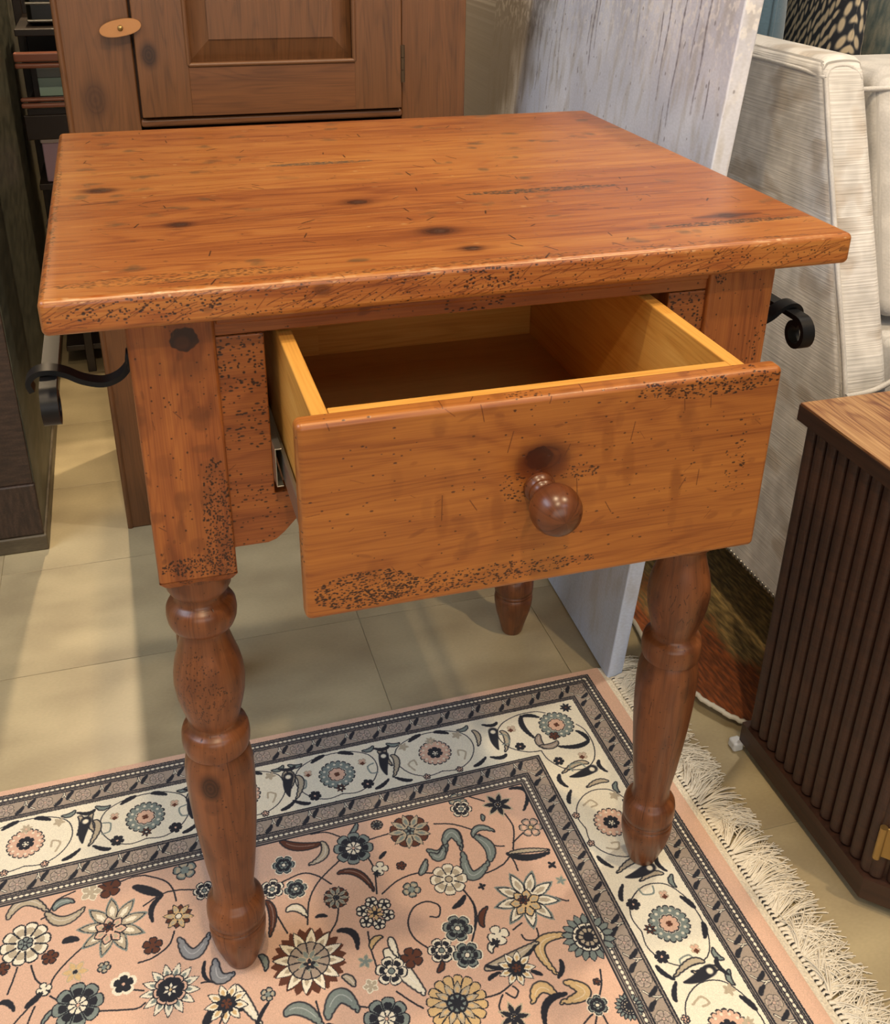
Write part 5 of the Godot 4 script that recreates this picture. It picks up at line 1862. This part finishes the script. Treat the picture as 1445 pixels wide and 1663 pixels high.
func sofa() -> void:
	var t := thing("velvet_sofa", "cream velvet sofa with piped edges and nailhead trim, right of the canvas", "sofa", Vector3(1.2, 0, -0.9))
	var g := Geo.new()
	g.div = 14
	g.rbox(Vector3(0.682, 0.58, -0.8925), Vector3(0.084, 0.84, 1.215), 0.018, 1, Vector2.ZERO, 4)
	for i in g.p.size():
		var q := g.p[i]
		var k := clampf((q.z + 1.5) / 1.215, 0, 1)
		var f := clampf((q.y - 0.56) / 0.44, -1, 1)
		q.z += -0.178 * maxf(f, 0) * k
		q.x += 0.012 * (-f) * clampf((q.x - 0.64) / 0.08, 0, 1)
		if g.n[i].y > 0.5:
			q.y += 0.006 * (1.0 - pow((q.x - 0.677) / 0.04, 2.0))
		g.p[i] = q
		if g.n[i].z > 0.2 and f > 0:
			g.n[i] = (g.n[i] + Vector3(0, 0.4 * g.n[i].z, 0)).normalized()
		g.t[i] = Vector2(q.x, q.y) if absf(g.n[i].z) > 0.6 else (Vector2(q.z, q.y) if absf(g.n[i].x) > 0.6 else Vector2(q.x, q.z))
	part(t, "arm", g, M.velvet_arm)
	g = raked(0.746, 2.2, 0.64, 0.985, -0.62, -0.36, -0.485, 0.03)
	part(t, "backrest", g, M.velvet)
	g = raked(0.742, 2.2, 0.16, 0.625, -1.5, -0.33, -0.345, 0.02)
	part(t, "seat_base", g, M.velvet)
	g = raked(0.72, 2.2, 0.60, 0.655, -1.5, -0.63, -0.63, 0.02)
	part(t, "seat_deck", g, M.velvet)
	# piping, sunk by half into the seams
	var r := 0.0036
	g = Geo.new()
	g.tube(curve([Vector3(0.6415, 0.982, -1.45), Vector3(0.6415, 0.982, -0.9), Vector3(0.6415, 0.983, -0.55), Vector3(0.6425, 0.980, -0.478), Vector3(0.6465, 0.978, -0.4575)], 8), r, 8)
	part(t, "piping", g, M.velvet)
	g = Geo.new()
	g.tube(curve([Vector3(0.6465, 0.978, -0.4575), Vector3(0.6450, 0.90, -0.424), Vector3(0.6460, 0.75, -0.363), Vector3(0.6475, 0.58, -0.294), Vector3(0.6490, 0.50, -0.286), Vector3(0.652, 0.2, -0.286)], 8), r, 8)
	part(t, "piping", g, M.velvet)
	g = Geo.new()
	g.tube(curve([Vector3(0.6465, 0.978, -0.4575), Vector3(0.655, 0.989, -0.4625), Vector3(0.672, 0.993, -0.4635), Vector3(0.690, 0.990, -0.4625), Vector3(0.704, 0.976, -0.4570)], 6), r * 0.9, 8)
	part(t, "piping", g, M.velvet)
	g = Geo.new()
	g.tube(curve([Vector3(0.645, 0.568, -0.285), Vector3(0.69, 0.572, -0.285), Vector3(0.733, 0.585, -0.29)], 6), r * 1.15, 8)
	part(t, "piping", g, M.velvet)
	g = Geo.new()
	g.tube(curve([Vector3(0.722, 0.957, -0.476), Vector3(1.2, 0.957, -0.476), Vector3(2.19, 0.957, -0.476)], 6), r * 1.1, 8)
	part(t, "piping", g, M.velvet)
	g = Geo.new()
	for i in 60:
		g.lathe(PackedVector2Array([Vector2(0.0048, 0.0), Vector2(0.004, 0.002), Vector2(0.0, 0.0032)]), 8, Transform3D(Basis(Vector3.BACK, PI / 2), Vector3(0.641, 0.172, -0.30 - i * 0.0112)))
	part(t, "nailhead_trim", g, M.steel).set_meta("kind", "stuff")
	for q in [Vector2(0.72, -0.36), Vector2(2.1, -0.40), Vector2(0.72, -1.42), Vector2(2.1, -1.42)]:
		g = Geo.new()
		g.lathe(PackedVector2Array([Vector2(0.0, 0.0075), Vector2(0.016, 0.0075), Vector2(0.026, 0.165)]), 20, Transform3D(Basis(), Vector3(q.x, 0, q.y)))
		part(t, "foot", g, M.dark_edge)
	# loose cushions on the seat
	var b := thing("blue_cushion", "plain slate blue velvet cushion at the top edge, leftmost of the sofa cushions", "cushion", Vector3(0.79, 0.655, -1.1), "sofa cushions")
	g = Geo.new()
	g.pillow(0.26, 0.26, 0.070, Transform3D(Basis(Vector3.UP, 1.42), Vector3(0.806, 0.9215, -1.04)))
	part(b, "cover", g, M.blue)
	g = Geo.new()
	var xf := Transform3D(Basis(Vector3.UP, 1.42), Vector3(0.806, 0.9215, -1.04))
	var rim := PackedVector3Array()
	for k in 65:
		var s := fmod(k / 16.0, 4.0)
		var f := s - floorf(s)
		var e := -1.0 + 2.0 * f
		var q: Vector3 = [g.pil(e, -1, 0.26, 0.26, 0, 1), g.pil(1, e, 0.26, 0.26, 0, 1), g.pil(-e, 1, 0.26, 0.26, 0, 1), g.pil(-1, -e, 0.26, 0.26, 0, 1)][int(s)]
		rim.append(xf * q)
	g.tube(rim, 0.004, 6, false)
	part(b, "welt", g, M.blue)
	b = thing("patterned_cushion", "navy and cream cushion with a leaf-like spotted print, next to the blue cushion", "cushion", Vector3(0.95, 0.655, -0.95), "sofa cushions")
	g = Geo.new()
	g.pillow(0.25, 0.25, 0.058, Transform3D(Basis(Vector3.UP, 1.27), Vector3(0.946, 0.9065, -0.95)))
	part(b, "cover", g, leaf_print())
	b = thing("watercolour_cushion", "grey-blue watercolour cushion behind the spotted cushion at the right edge", "cushion", Vector3(1.2, 0.655, -1.1), "sofa cushions")
	g = Geo.new()
	g.pillow(0.25, 0.25, 0.066, Transform3D(Basis(Vector3.UP, 1.27), Vector3(1.085, 0.9065, -0.945)))
	part(b, "cover", g, mottled(Color("6f858c"), Color("b9bcb4"), 512, 0.6, 0.05, 0.5, 131, 0.9, 0.08, 0.0))


func leaf_print() -> StandardMaterial3D:
	var P := Paint.new(512, 512, Color("262b36"))
	for i in 42:
		for j in 20:
			var x := i * 12.5 + P.rg.randf_range(-2.5, 2.5)
			var y := j * 27.0 + (13.5 if i % 2 else 0.0) + P.rg.randf_range(-3, 3)
			P.dot(x, y, P.rg.randf_range(3.6, 5.2), P.rg.randf_range(9.5, 13.5), Color("cdbfa6"), 1.0, 0, P.rg.randf_range(-0.35, 0.35) + 0.4)
	return wood_material(P, 0.5, 0.5, 0.9, 0.0, Vector2(0.25, 0.25))


func fluted_cabinet() -> void:
	var t := thing("fluted_cabinet", "dark walnut cabinet with vertical fluted slats and chamfered corner at the right", "cabinet", Vector3(0.8, 0, 0))
	var ht := 0.606
	# plan: left side, chamfer, front
	var a := Vector2(0.521, -0.213)
	var b := Vector2(0.521, 0.086)
	var c := Vector2(0.666, 0.231)
	var d := Vector2(1.15, 0.231)
	var e := Vector2(1.15, -0.213)
	var inset := func(k: float) -> PackedVector2Array:
		return PackedVector2Array([Vector2(a.x + k, -(a.y + k)), Vector2(b.x + k, -(b.y - k * 0.3)), Vector2(c.x + k * 0.3, -(c.y - k)), Vector2(d.x - k, -(d.y - k)), Vector2(e.x - k, -(e.y + k))])
	var lay := Basis(Vector3.RIGHT, -PI / 2)
	var g := Geo.new()
	g.prism(inset.call(0.012), ht - 0.07, Transform3D(lay, Vector3(0, 0.045, 0)))
	part(t, "body", g, M.walnut)
	g = Geo.new()
	g.prism(inset.call(0.03), 0.03, Transform3D(lay, Vector3(0, 0, 0)))
	part(t, "plinth", g, M.dark_edge)
	g = Geo.new()
	g.prism(inset.call(-0.002), 0.036, Transform3D(lay, Vector3(0, 0.017, 0)))
	part(t, "base_rail", g, M.walnut)
	g = Geo.new()
	g.prism(inset.call(-0.004), 0.022, Transform3D(lay, Vector3(0, ht - 0.024, 0)))
	part(t, "top_rim", g, M.walnut)
	g = Geo.new()
	g.prism(inset.call(-0.003), 0.003, Transform3D(lay, Vector3(0, ht - 0.002, 0)), Vector2.ZERO, true)
	part(t, "top", g, M.walnut_top)
	# slats: one half-round mesh, placed along each face
	var slat := Geo.new()
	var w := 0.0192
	var arc := PackedVector2Array()
	for k in 13:
		var an := PI * k / 12.0
		arc.append(Vector2(-cos(an) * w / 2, 0.0005 + sin(an) * 0.0085))
	slat.prism(arc, ht - 0.082, Transform3D(Basis(Vector3.RIGHT, -PI / 2), Vector3.ZERO), Vector2.ZERO, true)
	# smooth the round
	var sm := slat.mesh()
	var run := func(from: Vector2, to: Vector2, out: Vector2) -> void:
		var l := from.distance_to(to)
		var n := int(round(l / 0.0225))
		for k in n:
			var q := from.lerp(to, (k + 0.5) / n)
			var s := part_mesh(t, "slat", sm, M.walnut)
			var zz := Vector3(out.x, 0, out.y)
			s.transform = Transform3D(Basis(Vector3.UP.cross(zz), Vector3.UP, zz), Vector3(q.x, 0.057, q.y) - zz * 0.0) * Transform3D(Basis(Vector3.UP, PI), Vector3.ZERO)
			s.position -= t.position
	var co := Vector2(b.y - c.y, c.x - b.x).normalized()
	run.call(a + Vector2(0.012, 0.004), b + Vector2(0.012, 0), Vector2(-1, 0))
	run.call(b - co * 0.012, c - co * 0.012, co)
	run.call(c + Vector2(0, -0.012), d + Vector2(0, -0.012), Vector2(0, 1))
	# brass hinge on the chamfered face
	var h := b.lerp(c, 0.03) + co * 0.0015
	g = Geo.new()
	g.tube(PackedVector3Array([Vector3(h.x, 0.096, h.y), Vector3(h.x, 0.150, h.y)]), 0.005, 12)
	var hn := part(t, "hinge", g, M.brass)
	g = Geo.new()
	g.rbox(Vector3.ZERO, Vector3(0.016, 0.05, 0.003), 0.001, 0, Vector2.ZERO, 1, Transform3D(Basis(Vector3.UP, atan2(co.x, co.y)), Vector3(h.x, 0.123, h.y) - Vector3(co.x, 0, co.y) * 0.003 + Vector3(co.y, 0, -co.x) * 0.009))
	part_mesh(hn, "hinge_leaf", g.mesh(), M.brass)
	# white plastic shim under the back corner
	var s := thing("plastic_shim", "small white plastic shim under the back corner of the fluted cabinet", "shim", Vector3(0.52, 0, -0.226))
	g = Geo.new()
	g.rbox(Vector3(0.515, 0.0085, -0.216), Vector3(0.018, 0.0168, 0.02), 0.004, 0, Vector2.ZERO, 2)
	part(s, "body", g, plain(Color("cfd3d8"), 0.4))


func hide_rug() -> void:
	var t := thing("cowhide_rug", "brown and tan cowhide rug with a curling white edge, under the sofa", "rug", Vector3(0.9, 0, -0.8))
	var rim := curve([Vector3(0.515, 0.002, -1.25), Vector3(0.47, 0.004, -0.95), Vector3(0.495, 0.004, -0.75), Vector3(0.497, 0.006, -0.56), Vector3(0.487, 0.012, -0.44), Vector3(0.500, 0.020, -0.335), Vector3(0.520, 0.020, -0.285), Vector3(0.552, 0.014, -0.248), Vector3(0.62, 0.006, -0.236), Vector3(0.75, 0.004, -0.25), Vector3(0.95, 0.004, -0.24), Vector3(1.3, 0.004, -0.3)], 10)
	for i in rim.size():
		rim[i] += Vector3(rng.randf_range(-1, 1), 0, rng.randf_range(-1, 1)) * 0.0018
	var P := Paint.new(700, 700)
	var n1 := noise_bytes(700, 700, 160, 160, 137, 4)
	var n2 := noise_bytes(700, 700, 9, 30, 139, 3)
	var c := P.c
	for i in 700 * 700:
		var a := (n1[i] - 128) / 128.0 + (n2[i] - 128) / 400.0
		var x := (i % 700) / 1000.0 + 0.46
		var z := -1.1 + (i / 700) / 700.0 * 0.9
		# the tan middle meets the rust-brown edge in a ragged line
		var q := clampf((0.66 - x + (z + 0.45) * 0.42 + a * 0.10) * 14.0, 0, 1)
		var col := Color("a58c58").lerp(Color("98542a"), q)
		var g := 1.0 + (n2[i] - 128) / 128.0 * 0.38
		c[i * 3] = clampi(int(col.r * 255 * g), 0, 255); c[i * 3 + 1] = clampi(int(col.g * 255 * g), 0, 255); c[i * 3 + 2] = clampi(int(col.b * 255 * g), 0, 255)
	P.c = c
	P.e = n2
	var m := wood_material(P, 0.7, 0.9, 0.85, 0.25, Vector2(-0.46, 1.1))
	m.rim_enabled = true
	m.rim = 0.3
	var g := Geo.new()
	var rows := 10
	for i in rim.size():
		for k in rows + 1:
			var f := float(k) / rows
			var q := rim[i].lerp(Vector3(1.0, 0.004, -0.8), f)
			q.y = lerpf(rim[i].y, 0.004, clampf(f * 5.0, 0, 1)) + (0.0 if f > 0.3 else 0.002 * sin(f * 10.0))
			g.v(q, Vector3.UP, Vector2(q.x, q.z))
	for i in rim.size() - 1:
		for k in rows:
			var q := i * (rows + 1) + k
			g.quad(q, q + 1, q + rows + 2, q + rows + 1)
	part(t, "hide", g, m)
	g = Geo.new()
	g.tube(rim, 0.0042, 8, true)
	part(t, "rim", g, plain(Color("d9d4c6"), 0.9))
